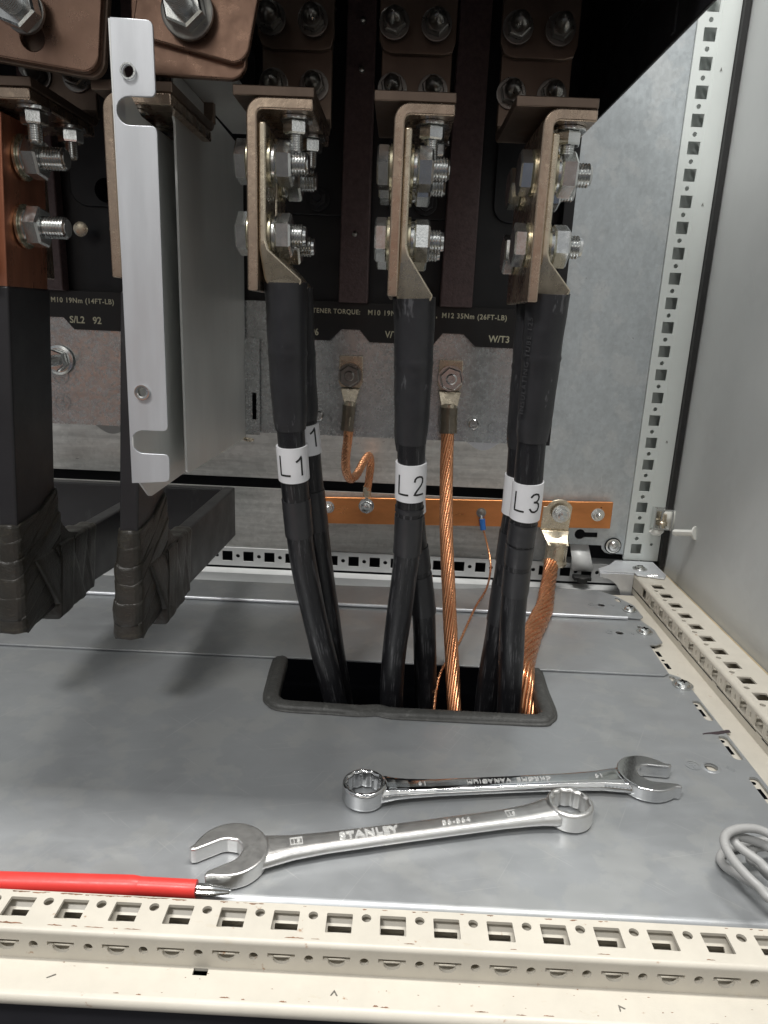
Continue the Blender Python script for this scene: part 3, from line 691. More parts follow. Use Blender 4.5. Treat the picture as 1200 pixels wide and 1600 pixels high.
def bolt_x(parent, x0, x1, y, z, af=21.5, r=6.6, tail=8, rot=0.0, mt='zinc', nut=True):
    """bolt along x: head on the left of x0, washers, nut and thread on the right of x1"""
    b = MB().hexnut((x0-1.5-7.4, y, z), (1, 0, 0), af, 7.4, rot+.15)
    o = b.build('bolt', mt, parent)
    if not nut:
        MB().lathe([(12.6, 0), (12.6, 1.4)], (x0-1.5, y, z), (1, 0, 0), 28).build('washer', 'yzinc', o); return o
    MB().lathe([(12.6, 0), (12.6, 1.4)], (x0-1.5, y, z), (1, 0, 0), 28).lathe([(13, 0), (13, 1.5)], (x1+.1, y, z), (1, 0, 0), 28).build('washer', 'yzinc', o)
    MB().lathe([(10.2, 0), (10.6, .3), (10.6, 1.8), (10.2, 2.1)], (x1+1.6, y, z), (1, 0, 0), 26).build('spring_washer', 'zinc', o)
    MB().hexnut((x1+3.7, y, z), (1, 0, 0), af, 9.4, rot).build('nut', mt, o)
    MB().thread((x1+12.8, y, z), (1, 0, 0), r, tail).build('thread', mt, o)
    return o
def bracket(xl, label, leg_dx=7.4, bottom=296, clamps=(33, 36)):
    a, b = xl+leg_dx, xl+leg_dx+6.0         # vertical leg
    xr = xl+44.6; zt = 397.6; zb = zt-6.2; R = 9; r = 3
    p = [(xr, zt)]
    p += [(a+R-R*math.sin(t), zt-R+R*math.cos(t)) for t in [PI/2*k/7 for k in range(8)]]
    p += [(a, bottom), (b, bottom)]
    p += [(b+r-r*math.cos(t), zb-r+r*math.sin(t)) for t in [PI/2*k/5 for k in range(6)]]
    p += [(xr, zb)]
    th = thing('terminal_bracket', label, 'bracket', (a, 470, bottom), 'copper angle brackets under the drive terminals')
    y0, y1 = 428.5, 514
    rings = []
    for y, c in ((y0, 0), (y0+.01, 0)): pass
    MB().loft([[(x, y0, z) for x, z in p], [(x, y1, z) for x, z in p]]).build('angle', 'tin', th, bevel=.9)
    for yy, dx in zip((445, 487), clamps):
        o = MB().hexnut((xl+dx, yy, zb-2.2-7), (0, 0, 1), 13, 7, .35).lathe([(9.5, 0), (9.5, 1.6)], (xl+dx, yy, zb-1.9), (0, 0, 1)).thread((xl+dx, yy, zb-9), (0, 0, -1), 4, 9, 1.25).build('clamp_nut', 'zinc', th)
    return th, a, b
def loft_rect(secs):
    return MB().loft([[(x0, y0, z), (x1, y0, z), (x1, y1, z), (x0, y1, z)] for z, x0, x1, y0, y1 in secs])
def stroke_on(mb, P, T, E1, E2, R, pts, w):
    """ribbon along pts=(arc mm, height mm) laid on a sleeve of radius R"""
    out = []
    dense = []
    for i in range(len(pts)-1):
        a, b = pts[i], pts[i+1]; k = max(1, int(math.hypot(b[0]-a[0], b[1]-a[1])/1.0))
        for j in range(k): dense.append((a[0]+(b[0]-a[0])*j/k, a[1]+(b[1]-a[1])*j/k))
    dense.append(pts[-1]); n = len(dense)
    f = lambda s, h, r: P - T*h + (E1*math.cos(s/R)+E2*math.sin(s/R))*r
    rings = []
    for i, (s, h) in enumerate(dense):
        a = dense[max(i-1, 0)]; b = dense[min(i+1, n-1)]; dx, dy = b[0]-a[0], b[1]-a[1]; l = math.hypot(dx, dy) or 1
        nx, ny = -dy/l*w/2, dx/l*w/2
        if i == 0: s, h = s-dx/l*w*.4, h-dy/l*w*.4
        if i == n-1: s, h = s+dx/l*w*.4, h+dy/l*w*.4
        rings.append([f(s-nx, h-ny, R+.02), f(s+nx, h+ny, R+.02), f(s+nx, h+ny, R+.14), f(s-nx, h-ny, R+.14)])
    mb.loft(rings)
GL = {'L': [[(-3.6, 6.5), (-3.6, -6.5), (3.6, -6.5)]],
      '1': [[(-2.8, 3.2), (-.6, 4.6), (.9, 6.5), (.9, -6.5)]],
      '2': [[(-3.3, 3.4), (-3.0, 5.0), (-1.6, 6.3), (.3, 6.6), (2.3, 6.0), (3.3, 4.4), (3.2, 2.4), (2.2, .6), (-1.5, -3.4), (-3.4, -6.4), (3.6, -6.4)]],
      '3': [[(-3.2, 4.6), (-1.8, 6.2), (.2, 6.6), (2.2, 6.0), (3.0, 4.2), (2.6, 2.2), (1.0, .8), (-.6, .6)], [(-.6, .6), (1.6, .2), (3.2, -1.2), (3.5, -3.2), (2.5, -5.6), (.2, -6.6), (-2.0, -6.2), (-3.5, -4.4)]]}
CAMV = Vector((0, 0, CAM_H))
def power_cable(txt, label, lx, ly0, path, hs, sleeve, tapes, turn=0.0, rh=13.0, rb=9.3, note=None):
    """lug at (lx, ly0..ly0+31), then a jacketed cable along path (mm); hs, sleeve: fractions of path covered"""
    th = thing('power_cable', label, 'power cable', path[-1], 'paired black power cables')
    P = spline(path, 14); N = len(P)
    y0, y1 = ly0, ly0+31
    c = P[0]
    loft_rect([(386, lx+.05, lx+4.4, y0, y1), (324, lx+.05, lx+4.4, y0, y1), (319, lx+.1, lx+6, y0, y1), (c.z+1, c.x-11.4, c.x+11.2, c.y-10.5, c.y+10.5), (c.z-8, c.x-7, c.x+7, c.y-6.5, c.y+6.5)]).build('lug', 'lug', th, bevel=1.2, seg=3)
    def cut(t): return t*(N-1)
    def seg(t0, t1, k=None):
        k = k or max(4, int((t1-t0)*N)); out = []
        for i in range(k+1):
            q = cut(t0+(t1-t0)*i/k); a = int(min(q, N-2)); out.append(P[a].lerp(P[a+1], q-a))
        return out
    ph = random.random()*6
    j = MB().tube(seg(.02, 1), lambda t, a, L: rb+.16*math.sin(a*2+ph)+.12*math.sin(L*.09+ph), 26); j.build('jacket', 'jacket', th)
    t0, t1 = hs
    def hr(t, a, L):
        e = max(0, 1-t*9); e2 = max(0, (t-.86)/.14)
        return rh - (rh-rb-.8)*(.0+.78*t) + e*.2 - .9*e2*e2 + .22*math.sin(a*3+ph+L*.03) + .14*math.sin(L*.21+a) + (.5 if .44 < t < .47 else 0)
    hsm = MB().tube(seg(0, t1, 40), hr, 28, flat=lambda t: 1.04-.05*t).build('heat_shrink', 'shrink', th)
    if note:
        k = int(.16*(N-1)); c0 = P[k]; up = (P[int(.02*N)]-P[int(.26*N)]).normalized(); o1 = CAMV-c0; o1 = (o1-up*o1.dot(up)).normalized()
        e2 = o1.cross(up); e2 = -e2 if e2.x > 0 else e2; o1 = (o1*math.cos(.55)+e2*math.sin(.55)); v = o1.cross(up)
        tm = text(note, 5.0, frame((0, 0, 0), (1, 0, 0), (0, 1, 0)), .1, .02, 'CENTER', 1.2)
        q = MB(); Rn = rh+.55
        q.add([c0+up*w.x+(o1*math.cos(w.y/Rn)+v*math.sin(w.y/Rn))*(Rn+w.z) for w in tm.v], tm.f)
        q.build('print', 'print_grey', hsm)
    for q0, q1 in tapes:
        MB().tube(seg(q0, q1, 8), lambda t, a, L: rb+.55+.12*math.sin(a*5+ph)+.1*math.sin(L+a*2), 26).build('tape_band', 'tape', th)
    s0, s1 = sleeve
    sg = seg(s0, s1, 6); Rs = rb+1.15
    sl = MB().tube(sg, Rs, 40).build('marker_sleeve', 'white', th)
    mid = sg[3]; T = (sg[-1]-sg[0]).normalized(); E1 = (CAMV-mid); E1 = (E1-T*E1.dot(T)).normalized(); E2 = E1.cross(T)
    if E2.x < 0: E2 = -E2
    mb = MB()
    for ch, off in zip(txt, (-.52, .52)):
        for st in GL[ch]: stroke_on(mb, mid, T, E1, E2, Rs, [((off+turn)*Rs+s*.92, h*.98) for s, h in st], 1.25)
    mb.build('lettering', 'inkb', sl)
    return th

def pp(lst): return [at(px, py, y=y) for px, py, y in lst]
br1, a1, b1 = bracket(XL['L1'], 'copper angle bracket carrying the two L1 cable lugs, nearest the metal partition', 7.6)
br2, a2, b2 = bracket(XL['L2'], 'copper angle bracket carrying the two L2 cable lugs, middle of three', 11.4)
br3, a3, b3 = bracket(XL['L3'], 'copper angle bracket carrying the two L3 cable lugs, beside the bright back panel', 15.4)
for th, a, b in ((br1, a1, b1), (br2, a2, b2), (br3, a3, b3)):
    for z, rt, tl in ((367.5, .30, 9), (328.5, .02, 8)):
        bolt_x(th, a, b+4.4, 446, z, tail=tl, rot=rt+random.uniform(-.2, .2))
        bolt_x(th, a, b+4.4, 486, z-2, tail=tl, rot=rt+random.uniform(-.4, .4))

power_cable('L1', 'front L1 cable of the leftmost pair, whole white L1 sleeve showing', b1, 431.5,
    pp([(447, 441, 446), (449, 520, 448), (451, 600, 452), (454, 665, 455), (458, 725, 458), (463, 785, 463), (471, 860, 469), (484, 930, 476), (500, 1000, 484), (515, 1060, 490), (527, 1110, 496), (540, 1160, 502)]),
    (0, .28), (.318, .398), [(.445, .515)], -.05)
power_cable('L1', 'rear L1 cable half hidden behind the front L1 cable', b1, 470.5,
    pp([(458, 450, 482), (462, 520, 483), (468, 600, 484), (473, 650, 486), (478, 690, 488), (485, 760, 491), (496, 850, 497), (507, 930, 504), (519, 1010, 512), (529, 1070, 518), (538, 1120, 524), (545, 1160, 528)]),
    (0, .285), (.30, .39), [(.46, .52)], 0.10)
power_cable('L2', 'front L2 cable of the middle pair, whole white L2 sleeve showing', b2, 431.5,
    pp([(647, 465, 446), (647, 530, 448), (646, 600, 451), (644, 660, 454), (642, 745, 459), (639, 810, 464), (635, 870, 469), (625, 950, 477), (617, 1010, 484), (613, 1060, 490), (612, 1115, 496), (612, 1160, 500)]),
    (0, .307), (.337, .406), [(.425, .436), (.445, .535)], 0.03)
power_cable('L2', 'rear L2 cable that spreads out right behind the front L2 cable', b2, 470.5,
    pp([(646, 470, 482), (645, 540, 483), (643, 620, 485), (641, 690, 488), (641, 760, 491), (646, 830, 496), (655, 900, 501), (662, 960, 506), (664, 1020, 512), (665, 1070, 517), (667, 1120, 522), (668, 1160, 526)]),
    (0, .29), (.345, .415), [(.485, .53), (.54, .63)], 0.0)
power_cable('L3', 'front L3 cable of the rightmost pair, whole white L3 sleeve showing', b3, 431.5,
    pp([(857, 457, 446), (849, 520, 449), (842, 590, 453), (834, 660, 457), (828, 720, 460), (823, 780, 463), (813, 850, 469), (806, 910, 475), (801, 970, 481), (798, 1040, 488), (795, 1115, 495), (794, 1160, 499)]),
    (0, .314), (.412, .49), [(.50, .54), (.545, .588), (.60, .66)], 0.06, note='INSULATING TUBE 125')
power_cable('L3', 'rear L3 cable peeking out left of the front L3 cable', b3, 470.5,
    pp([(838, 470, 482), (831, 540, 484), (824, 610, 487), (817, 680, 489), (812, 740, 492), (806, 800, 495), (797, 860, 500), (788, 920, 505), (777, 990, 512), (766, 1050, 517), (758, 1115, 523), (754, 1160, 527)]),
    (0, .30), (.366, .455), [(.50, .57), (.62, .70)], 1.5)

# ------------------------------------------------------------------ earth cables
def stranded(parent, path, R, n=12, turns=.018, strand=None, flatten=None):
    P = spline(path, 10); rs = strand or R*math.sin(PI/n)*1.0; mb = MB()
    mb.tube(P, max(.3, R-rs*2.0), 12)
    N = len(P); u = Vector((0, -1, .2)); F = []; L = 0; Ls = [0]
    for i in range(N):
        T = (P[min(i+1, N-1)]-P[max(i-1, 0)]).normalized(); u = (u-T*u.dot(T)).normalized(); F.append((u.copy(), T.cross(u)))
        if i: L += (P[i]-P[i-1]).length; Ls.append(L)
    for k in range(n):
        pts = []; jr = 1+.05*random.uniform(-1, 1); ja = random.uniform(-.04, .04)
        for i in range(N):
            a = 2*PI*k/n+Ls[i]*turns*2*PI+ja*math.sin(Ls[i]*.06+k)
            fl = flatten(i/(N-1)) if flatten else (1, 1)
            pts.append(P[i]+(F[i][0]*math.cos(a)*fl[0]+F[i][1]*math.sin(a)*fl[1])*(R-rs*.95)*(1+.02*math.sin(Ls[i]*.05+2.3*k)))
        mb.tube(pts, rs*jr, 8)
    return mb.build('strands', 'strand', parent, ang=60)
def ring_lug(parent, x, y, z, w, down, mt='lug', thick=3.2, top=10, rad=None):
    """flat palm facing the viewer, hole end at (x,z), barrel going down"""
    pts = [(x-w/2, z+top), (x+w/2, z+top), (x+w/2+.6, z-6), (x+w*.42, z-w*.52), (x-w*.42, z-w*.52), (x-w/2-.6, z-6)]
    plate(pts, [], thick, frame((0, y, 0), (1, 0, 0), (0, 0, 1)), .5).build('lug', mt, parent)

ec = thing('earth_cable', 'short bare copper earth cable curling from drive stud to busbar', 'earth cable', (-30, 778, 70))
ring_lug(ec, -42.5, 634.6, 233, 20.5, 0, 'lug', 3.2, 17)
MB().lathe([(10.4, 0), (10.4, 1.4)], (-43, 631.4, 233.5), (0, -1, 0), 26).hexnut((-43, 630, 233.5), (0, -1, 0), 16.5, 7.5, .1).lathe([(4.6, -2), (4.6, 3), (3.6, 4), (1.6, 4), (1.4, 3)], (-43, 624, 233.5), (0, -1, 0), 18).build('stud_nut', 'dsteel', ec)
MB().loft([[(-42.5+sx*(8.5-3.3*t), 633+sy*(2+3*t), 222-t*12) for sx, sy in ((-1, -1), (1, -1), (1, 1), (-1, 1))] for t in (0, .5, 1)]).tube([(-42.5, 632, 211), (-43, 632, 200), (-44, 631, 187)], 5.4, 18).build('barrel', 'lug', ec, bevel=.6)
MB().tube([(-42.7, 632, 207), (-43.3, 632, 196), (-44.2, 631, 184)], lambda t, a, L: 6.2+.35*math.sin(5*a)+.3*math.sin(L), 18).build('clear_sleeve', 'clear', ec)
stranded(ec, pp([(545, 668, 631), (543, 690, 640), (540, 715, 655), (541, 737, 672), (547, 748, 690), (557, 742, 712), (568, 722, 735), (576, 712, 752), (579, 722, 764), (577, 745, 771), (574, 765, 773)]), 4.4, 9, .02)
MB().tube([at(574, 760, y=773), at(573, 776, y=774)], 4.6, 16).build('barrel', 'lug', ec)
p = at(572.5, 790, y=777.5)
MB().lathe([(8.8, 0), (8.8, 1.8)], (p.x, 777.9, p.z), (0, -1, 0), 24).hexnut((p.x, 776, p.z), (0, -1, 0), 13.5, 5.5, .1).lathe([(5.2, 0), (3, .9), (.01, 1)], (p.x, 770.6, p.z), (0, -1, 0), 20).build('bolt', 'zinc', ec)

ec2 = thing('earth_cable', 'thick straight copper earth cable dropping from drive stud into the cutout', 'earth cable', (50, 505, -40))
ring_lug(ec2, 46, 634.6, 234, 20.5, 0, 'lug', 3.2, 16)
MB().lathe([(11.2, 0), (11.2, 1.4)], (46, 631.4, 234.5), (0, -1, 0), 26).hexnut((46, 630, 234.5), (0, -1, 0), 18, 8, .25).lathe([(4.8, -2), (4.8, 3), (3.6, 4), (1.6, 4), (1.4, 3)], (46, 624, 234.5), (0, -1, 0), 18).build('stud_nut', 'zinc', ec2)
MB().loft([[(46+sx*(10-2.5*t), 633+sy*(2+4.6*t), 223-t*12) for sx, sy in ((-1, -1), (1, -1), (1, 1), (-1, 1))] for t in (0, .5, 1)]).tube([(46, 631, 212), (46, 630, 200), (46.5, 628, 188)], 7.0, 20).build('barrel', 'lug', ec2, bevel=.6)
MB().tube([(46, 630, 209), (46, 629.5, 198), (46.6, 627.5, 186)], lambda t, a, L: 8.0+.4*math.sin(4*a), 18).build('clear_sleeve', 'clear', ec2)
stranded(ec2, pp([(700, 665, 628), (698, 720, 618), (697, 790, 600), (698, 850, 582), (701, 920, 562), (704, 990, 543), (707, 1050, 526), (710, 1110, 508), (712, 1160, 496)]), 5.8, 12, .0075)

ec3 = thing('earth_wire', 'thin copper earth wire with blue ring terminal on the busbar', 'earth wire', (100, 770, 60))
p = at(752, 801, y=777.5)
MB().lathe([(5.6, 0), (5.6, 1), (4.2, 1.2), (3.8, 3), (1.5, 4)], (p.x, 777.8, p.z), (0, -1, 0), 20).build('screw', 'dsteel', ec3)
MB().tube([p+Vector((0, -2.5, -4)), at(753, 812, y=774)], 1.7, 12).build('ring_terminal', 'zinc', ec3)
MB().tube([at(753.5, 811, y=774), at(754, 820, y=773), at(755, 828, y=772)], 3.3, 14).build('crimp', 'blue', ec3)
stranded(ec3, pp([(755, 826, 772), (761, 850, 768), (766, 875, 755), (766, 895, 735), (760, 920, 690), (745, 945, 645), (732, 972, 605), (718, 1003, 570), (703, 1026, 548), (690, 1048, 530), (682, 1075, 515), (678, 1110, 500)]), 1.15, 5, .05, .75)

ec4 = thing('earth_cable', 'braided-looking copper earth cable bending from big busbar lug into the cutout', 'earth cable', (188, 775, 20))
z0 = 77
pal = [(170.5, 57), (171.5, 84)] + [(190+15.5*math.cos(a), 80+13*math.sin(a)) for a in [math.radians(d) for d in range(160, 10, -15)]] + [(204.5, 84), (203, 57)]
pal = [(x, z) for x, z in pal]
plate(pal, [], 4, frame((0, 777.6, 0), (1, 0, 0), (0, 0, 1)), .6).build('lug', 'lug', ec4)
loft_rect([(57.4, 170.8, 203, 773.6, 777.4), (50, 174, 201, 768, 777), (44, 177, 201, 758, 777)]).build('lug_neck', 'lug', ec4, bevel=1)
MB().lathe([(11.2, 0), (12.2, -3), (12.2, -20), (13.4, -22), (13.8, -25), (12.5, -27)], (189, 767, 46), (.04, .05, 1), 26).build('barrel', 'lug', ec4)
o = MB().lathe([(10.2, 0), (10.2, 2)], (191, 773.5, 78), (0, -1, 0), 26).lathe([(8.2, 2), (8.2, 3.6)], (191, 773.5, 78), (0, -1, 0), 26).hexnut((191, 770, 78), (0, -1, 0), 12.5, 6.5, .2).lathe([(5.4, 6.4), (3, 7.2), (.01, 7.3)], (191, 770, 78), (0, -1, 0), 20).build('bolt', 'zinc', ec4)
stranded(ec4, pp([(862, 876, 764), (859, 898, 742), (855, 922, 705), (851, 948, 665), (841, 970, 632), (830, 995, 596), (823, 1022, 560), (820, 1050, 528), (821, 1085, 512), (823, 1115, 503), (824, 1150, 496)]), 8.2, 12, .006, None, lambda t: (1-.2*math.sin(PI*min(1, max(0, (t-.2)/.5))), 1+.28*math.sin(PI*min(1, max(0, (t-.2)/.5)))))

# ------------------------------------------------------------------ insulated busbars on the left
def lean(z): return -(380-z)*.0625
def incoming_bar(dx, label, blabel, yback, cross, z_drop=0):
    th = thing('insulated_busbar', label, 'busbar', (-168+dx, 470, 50), 'black insulated incoming busbars')
    xr = -153+dx
    def col(z0, z1, g, y0=440, y1=491):
        return [[(xr-10-g+lean(z), y0-g, z), (xr+g+lean(z), y0-g, z), (xr+g+lean(z), y1+g, z), (xr-10-g+lean(z), y1+g, z)] for z in (z0, z1)]
    MB().loft(col(286, 388, 0)).build('copper_end', 'copper_side', th, bevel=.7)
    MB().loft(col(120, 293, 1.1)).build('upright', 'sleeve', th, bevel=1.6, seg=3)
    xf = -168+dx
    # bar running back along the floor, rising slightly
    rr_ = []
    for y, zb, zt in ((462, 67, 109), (552, 60, 108), (yback, 50, 104)):
        rr_.append([(xf-12, y, zb), (xf, y, zb), (xf, y, zt), (xf-12, y, zt)])
    MB().loft(rr_).build('floor_run', 'sleeve', th, bevel=1.6, seg=3)
    if cross: MB().box(-700, xf-12.2, yback-12, yback, 50, 104).build('cross_run', 'sleeve', th, bevel=1.6)
    # wrapped tape: overlapping bands
    def rrect3(cx, cy, w, h, r, k):
        return rrect(cx, cy, w, h, r, k)
    bands = MB(); rnd = random.Random(5+int(abs(dx)))
    def band(zlo, zhi, tilt_y, tilt_x, g, w=12, d=54, cx=None):
        rings = []
        for z, e in ((zlo-1.2, g-1.6), (zlo, g+.1), (zlo+.5, g+.5), ((zlo+zhi)/2, g+.45+.4*rnd.random()), (zhi-.5, g+.35), (zhi, g-.1)):
            ring = []
            for k, (x, y) in enumerate(rrect(0, 0, w+2*e, d+2*e, 6.5, 4)):
                wob = .5*mnoise.noise(Vector((x*.12, y*.12, z*.08+dx)))
                zz = z+tilt_y*(y/27)+tilt_x*(x/8)+1.2*mnoise.noise(Vector((x*.1+3, y*.09, zlo)))
                zz = max(zz, 63.5+.6*math.sin(x)+(1.8 if y < -24 else 0))
                X = xf-5+(lean(zz)-lean(145))*.9
                ring.append((X+x*(1+wob*.05), 466+y, zz+0))
            rings.append(ring)
        bands.loft(rings)
    for zl, zh, ty, tx, g in ((64, 74, 2, 0, 2.2), (67, 83, 5, 1, 3.3), (76, 91, 10, -1, 3.7), (84, 97, 6, 1, 3.2), (89, 106, 13, 0, 3.8), (97, 111, 5, -1, 3.3), (103, 121, 15, 1, 3.4), (112, 127, 9, 0, 2.9), (116, 136, 18, -1, 2.5), (125, 143, 12, 1, 1.9), (131, 145, 3, 0, 1.5)):
        band(zl, zh, ty, tx, g)
    def band_y(y0, y1, slant, g):
        rings = []
        for y, e in ((y0, g), (y0+.6, g+.7), ((y0+y1)/2, g+.8), (y1-.6, g+.7), (y1, g)):
            ring = []
            for x, z in rrect(0, 0, 12+2*e, 54+2*e, 4.0, 4):
                ring.append((xf-6+x, y+slant*(z/27)+1.3*mnoise.noise(Vector((x*.1, z*.08, y))), 85.5-(y-480)*.025+z*(.90)))
            rings.append(ring)
        bands.loft(rings)
    band_y(470, 498, -16, 3.9); band_y(484, 506, 4, 4.3); band_y(494, 516, -9, 3.7); band_y(503, 527, 10, 3.3); band_y(514, 538, -5, 2.7); band_y(526, 552, 5, 1.5)
    # diagonal gusset of stretched tape in the inner corner
    bands.loft([[(xf-14, 488, 100+40), (xf+1.5, 488, 138), (xf+2.8, 478, 96), (xf-14, 478, 96)], [(xf-13, 505, 116), (xf+3.2, 505, 118), (xf+4, 500, 88), (xf-13, 500, 88)], [(xf-13, 528, 108), (xf+2.6, 528, 110), (xf+2.6, 524, 80), (xf-13, 524, 80)]])
    o = bands.build('tape_wrap', 'cloth', th, ang=75)
    sb = o.modifiers.new('subdivide', 'SUBSURF'); sb.subdivision_type = 'SIMPLE'; sb.levels = sb.render_levels = 2
    tx = bpy.data.textures.new('crumple', 'CLOUDS'); tx.noise_scale = .011; tx.noise_depth = 2
    dm = o.modifiers.new('crumple', 'DISPLACE'); dm.texture = tx; dm.strength = .0024; dm.mid_level = .5; dm.texture_coords = 'LOCAL'
    return th
bar2 = incoming_bar(0, 'black insulated busbar with taped elbow, right one beside the metal partition', '', 723, True)
bar1 = incoming_bar(-80, 'black insulated busbar with taped elbow, left one cut by the photo edge', '', 660, False)
for xl, dx, lb in ((-176, 0, 'copper angle bracket behind the notched steel strip, holding the right insulated busbar'), (-254, -80, 'copper angle bracket above the exposed copper end of the left insulated busbar')):
    th, a, b = bracket(xl, lb, (-163.4+dx-6-.4)-xl, 300, (17, 17) if dx == 0 else (38, 40))
    for z in (368, 329):
        bolt_x(th, a, -153+dx+lean(z)+.3, 462, z, tail=14, rot=.4, mt='zinc', nut=dx != 0)

# ------------------------------------------------------------------ notched steel strip and partition sheets
st = thing('partition_bracket', 'bright notched steel strip on the front edge of a sheet metal partition', 'bracket', (-140, 400, 177))
Y0 = 394
c = [at(px, py, y=Y0) for px, py in ((171, 27), (238, 31), (243, 150), (205, 151), (186, 173), (205, 197), (245, 198), (262, 672), (228, 673), (209, 690), (226, 709), (264, 710), (265, 753), (206, 755))]
def P2(px, py): p = at(px, py, y=Y0); return (p.x, p.z)
def nround(poly, idx, r):
    out = []
    for i, p in enumerate(poly):
        if i in idx:
            a = Vector(poly[i-1]); b = Vector(p); d = Vector(poly[(i+1) % len(poly)])
            u = (a-b).normalized(); v = (d-b).normalized()
            for k in range(5):
                t = k/4; q = b+u*r*(1-t)**2+v*r*t**2; out.append((q.x, q.y))
        else: out.append(p)
    return out
hw = (P2(186, 173)[0], P2(200, 173)[0])
def notch_pts(pc, pr, top, bot):
    """mouth at the right edge, round end on the left; listed top to bottom"""
    x0, z0 = P2(*pc); zt = P2(*top)[1]; zb = P2(*bot)[1]; r = (zt-zb)/2; zc = (zt+zb)/2
    xr = P2(*pr)[0]
    return [(xr, zt)] + [(x0+r+r*math.cos(a), zc+r*math.sin(a)) for a in [PI/2+PI*k/10 for k in range(11)]] + [(xr, zb)]
n1 = notch_pts((182, 173), (243, 150), (220, 151), (220, 196))
n2 = notch_pts((206, 691), (262, 672), (235, 673), (235, 709))
poly = [P2(171, 26), P2(238, 31)] + n1[:1]
poly = [P2(171, 26), P2(238, 31)] + n1 + [(P2(262, 672)[0], n2[0][1])] + n2[1:-1] + [(P2(264, 710)[0], n2[-1][1])] + [P2(265, 753), P2(206, 755)]
k1 = 2; e1 = 2+len(n1)-1
poly = nround(poly, {1, 2, e1, e1+1, len(poly)-3, len(poly)-2}, 3.2)
h1, h2 = P2(201, 112), P2(223, 613)
stp = plate(poly, [circ(*h1, 2.9, 18), circ(*h2, 2.6, 18)], 1.6, frame((0, Y0, 0), (1, 0, 0), (0, 0, 1)), .35)
a, b = P2(171, 27), P2(206, 755)
stp.merge(MB().loft([[(a[0]+.0, Y0+.4, a[1]), (a[0]+.7, Y0+.4, a[1]), (a[0]+.7, Y0+14, a[1]), (a[0], Y0+14, a[1])], [(b[0], Y0+.4, b[1]), (b[0]+.7, Y0+.4, b[1]), (b[0]+.7, Y0+14, b[1]), (b[0], Y0+14, b[1])]]))
stp.build('strip', 'bright', st)
MB().lathe([(3.0, .2), (4.2, .2), (4.2, -.9), (3.0, -.9), (2.4, -.6), (2.4, 2)], (h2[0], Y0-1.6+.9, h2[1]), (0, 1, 0), 22, 0, False).lathe([(3.0, .2), (3.9, .2), (3.9, -.5), (3.0, -.5)], (h1[0], Y0-1.6+.5, h1[1]), (0, 1, 0), 22, 0, False).build('threaded_bush', 'zinc', st)
sh = nround([(Y0+.2, 190), (417, 171.5), (640, 171.5), (640, 386), (432, 386), (418, 392), (Y0+.2, 420)], {1}, 4)
plate(sh, [], 1.2, frame((-149.4, 0, 0), (0, 1, 0), (0, 0, 1))).build('sheet', 'sheet', st)

pt = thing('partition_sheet', 'dull galvanised partition sheet lapping the right side of the notched strip', 'partition', (-137, 540, 173))
sh = nround([(454, 178.5), (636, 173.5), (636, 412), (500, 416), (454, 416), (449, 395), (454, 388)], {0}, 4)
plate(sh, [], 1.4, frame((-137.0, 0, 0), (0, 1, 0), (0, 0, 1))).build('sheet', 'sheet', pt)
MB().box(-137, -104, 440, 600, 416.2, 418).build('top_flange', 'sheet', pt)
lf = MB().box(-136.8, -124, 634.6, 636, 176, 262); lf.build('rear_flange', 'plate', pt)
MB().lathe([(5.2, 0), (5.2, 1.6), (3.4, 2.6), (3, 1.6), (.01, 1.6)], (-134, 632, 173), (-.1, -.35, -1), 18).build('nut', 'lug', pt)
MB().box(-130.5, -127, 634, 634.5, 190, 214).build('slot', 'dark', pt)

# bronzed link plates with large bolts at the top left
def link(label, corner_px, rotdeg, w, h, bolt_px, y, second):
    th = thing('link_plate', label, 'link plate', at(*corner_px, y=y))
    p = at(*corner_px, y=y); a = math.radians(rotdeg)
    U = Vector((math.cos(a), 0, math.sin(a))); V = Vector((-math.sin(a), 0, math.cos(a)))
    pol = [(x-w/2, z+h/2) for x, z in rrect(0, 0, w, h, 9, 8)]
    hb = at(*bolt_px, y=y); d = hb-p
    hole = circ(d.dot(U)+1.5, d.dot(V)-9.5, 6.2, 22)
    plate(pol, [hole] if second == 0 else [], 5, frame(p, U, V), .8).build('plate', 'bronze', th)
    if second:
        a2 = math.radians(rotdeg+second); U2 = Vector((math.cos(a2), 0, math.sin(a2))); V2 = Vector((-math.sin(a2), 0, math.cos(a2)))
        plate([(x-w/2, z+h/2) for x, z in rrect(0, 0, w, h, 9, 8)], [], 5, frame(p+Vector((-1, 5.6, -5)), U2, V2), .8).build('back_plate', 'bronze', th)
    else:
        plate(pol, [], 5, frame(p+Vector((1.2, 5.4, -1.2)), U, V), .8).build('back_plate', 'darkbar', th)
    ax = Vector((-.06, -1, .10)).normalized()
    q = Vector((hb.x, y-5.1, hb.z))
    wr = 13.5 if second else 10.5
    o = MB().lathe([(wr, 0), (wr, 2.2), (wr-.9, 2.6)], q, (0, -1, 0), 30).build('bolt', 'dsteel', th)
    MB().hexnut(q+Vector((0, -2.6, 0)), (0, -1, 0), 19, 10, .2).build('nut', 'zinc', o)
    MB().thread(q+Vector((0, -12.4, 0)), (0, -1, 0), 6, 17).build('thread', 'zinc', o)
    return th
link('bronzed link plate with large bolt at the upper left corner, above the left busbar', (152, 116), -7.2, 80, 120, (47, 25), 415, 0)
link('tilted bronzed link plate with large bolt, behind top of the notched strip', (383, 104), -12.4, 62, 120, (298, 25), 424, 11)

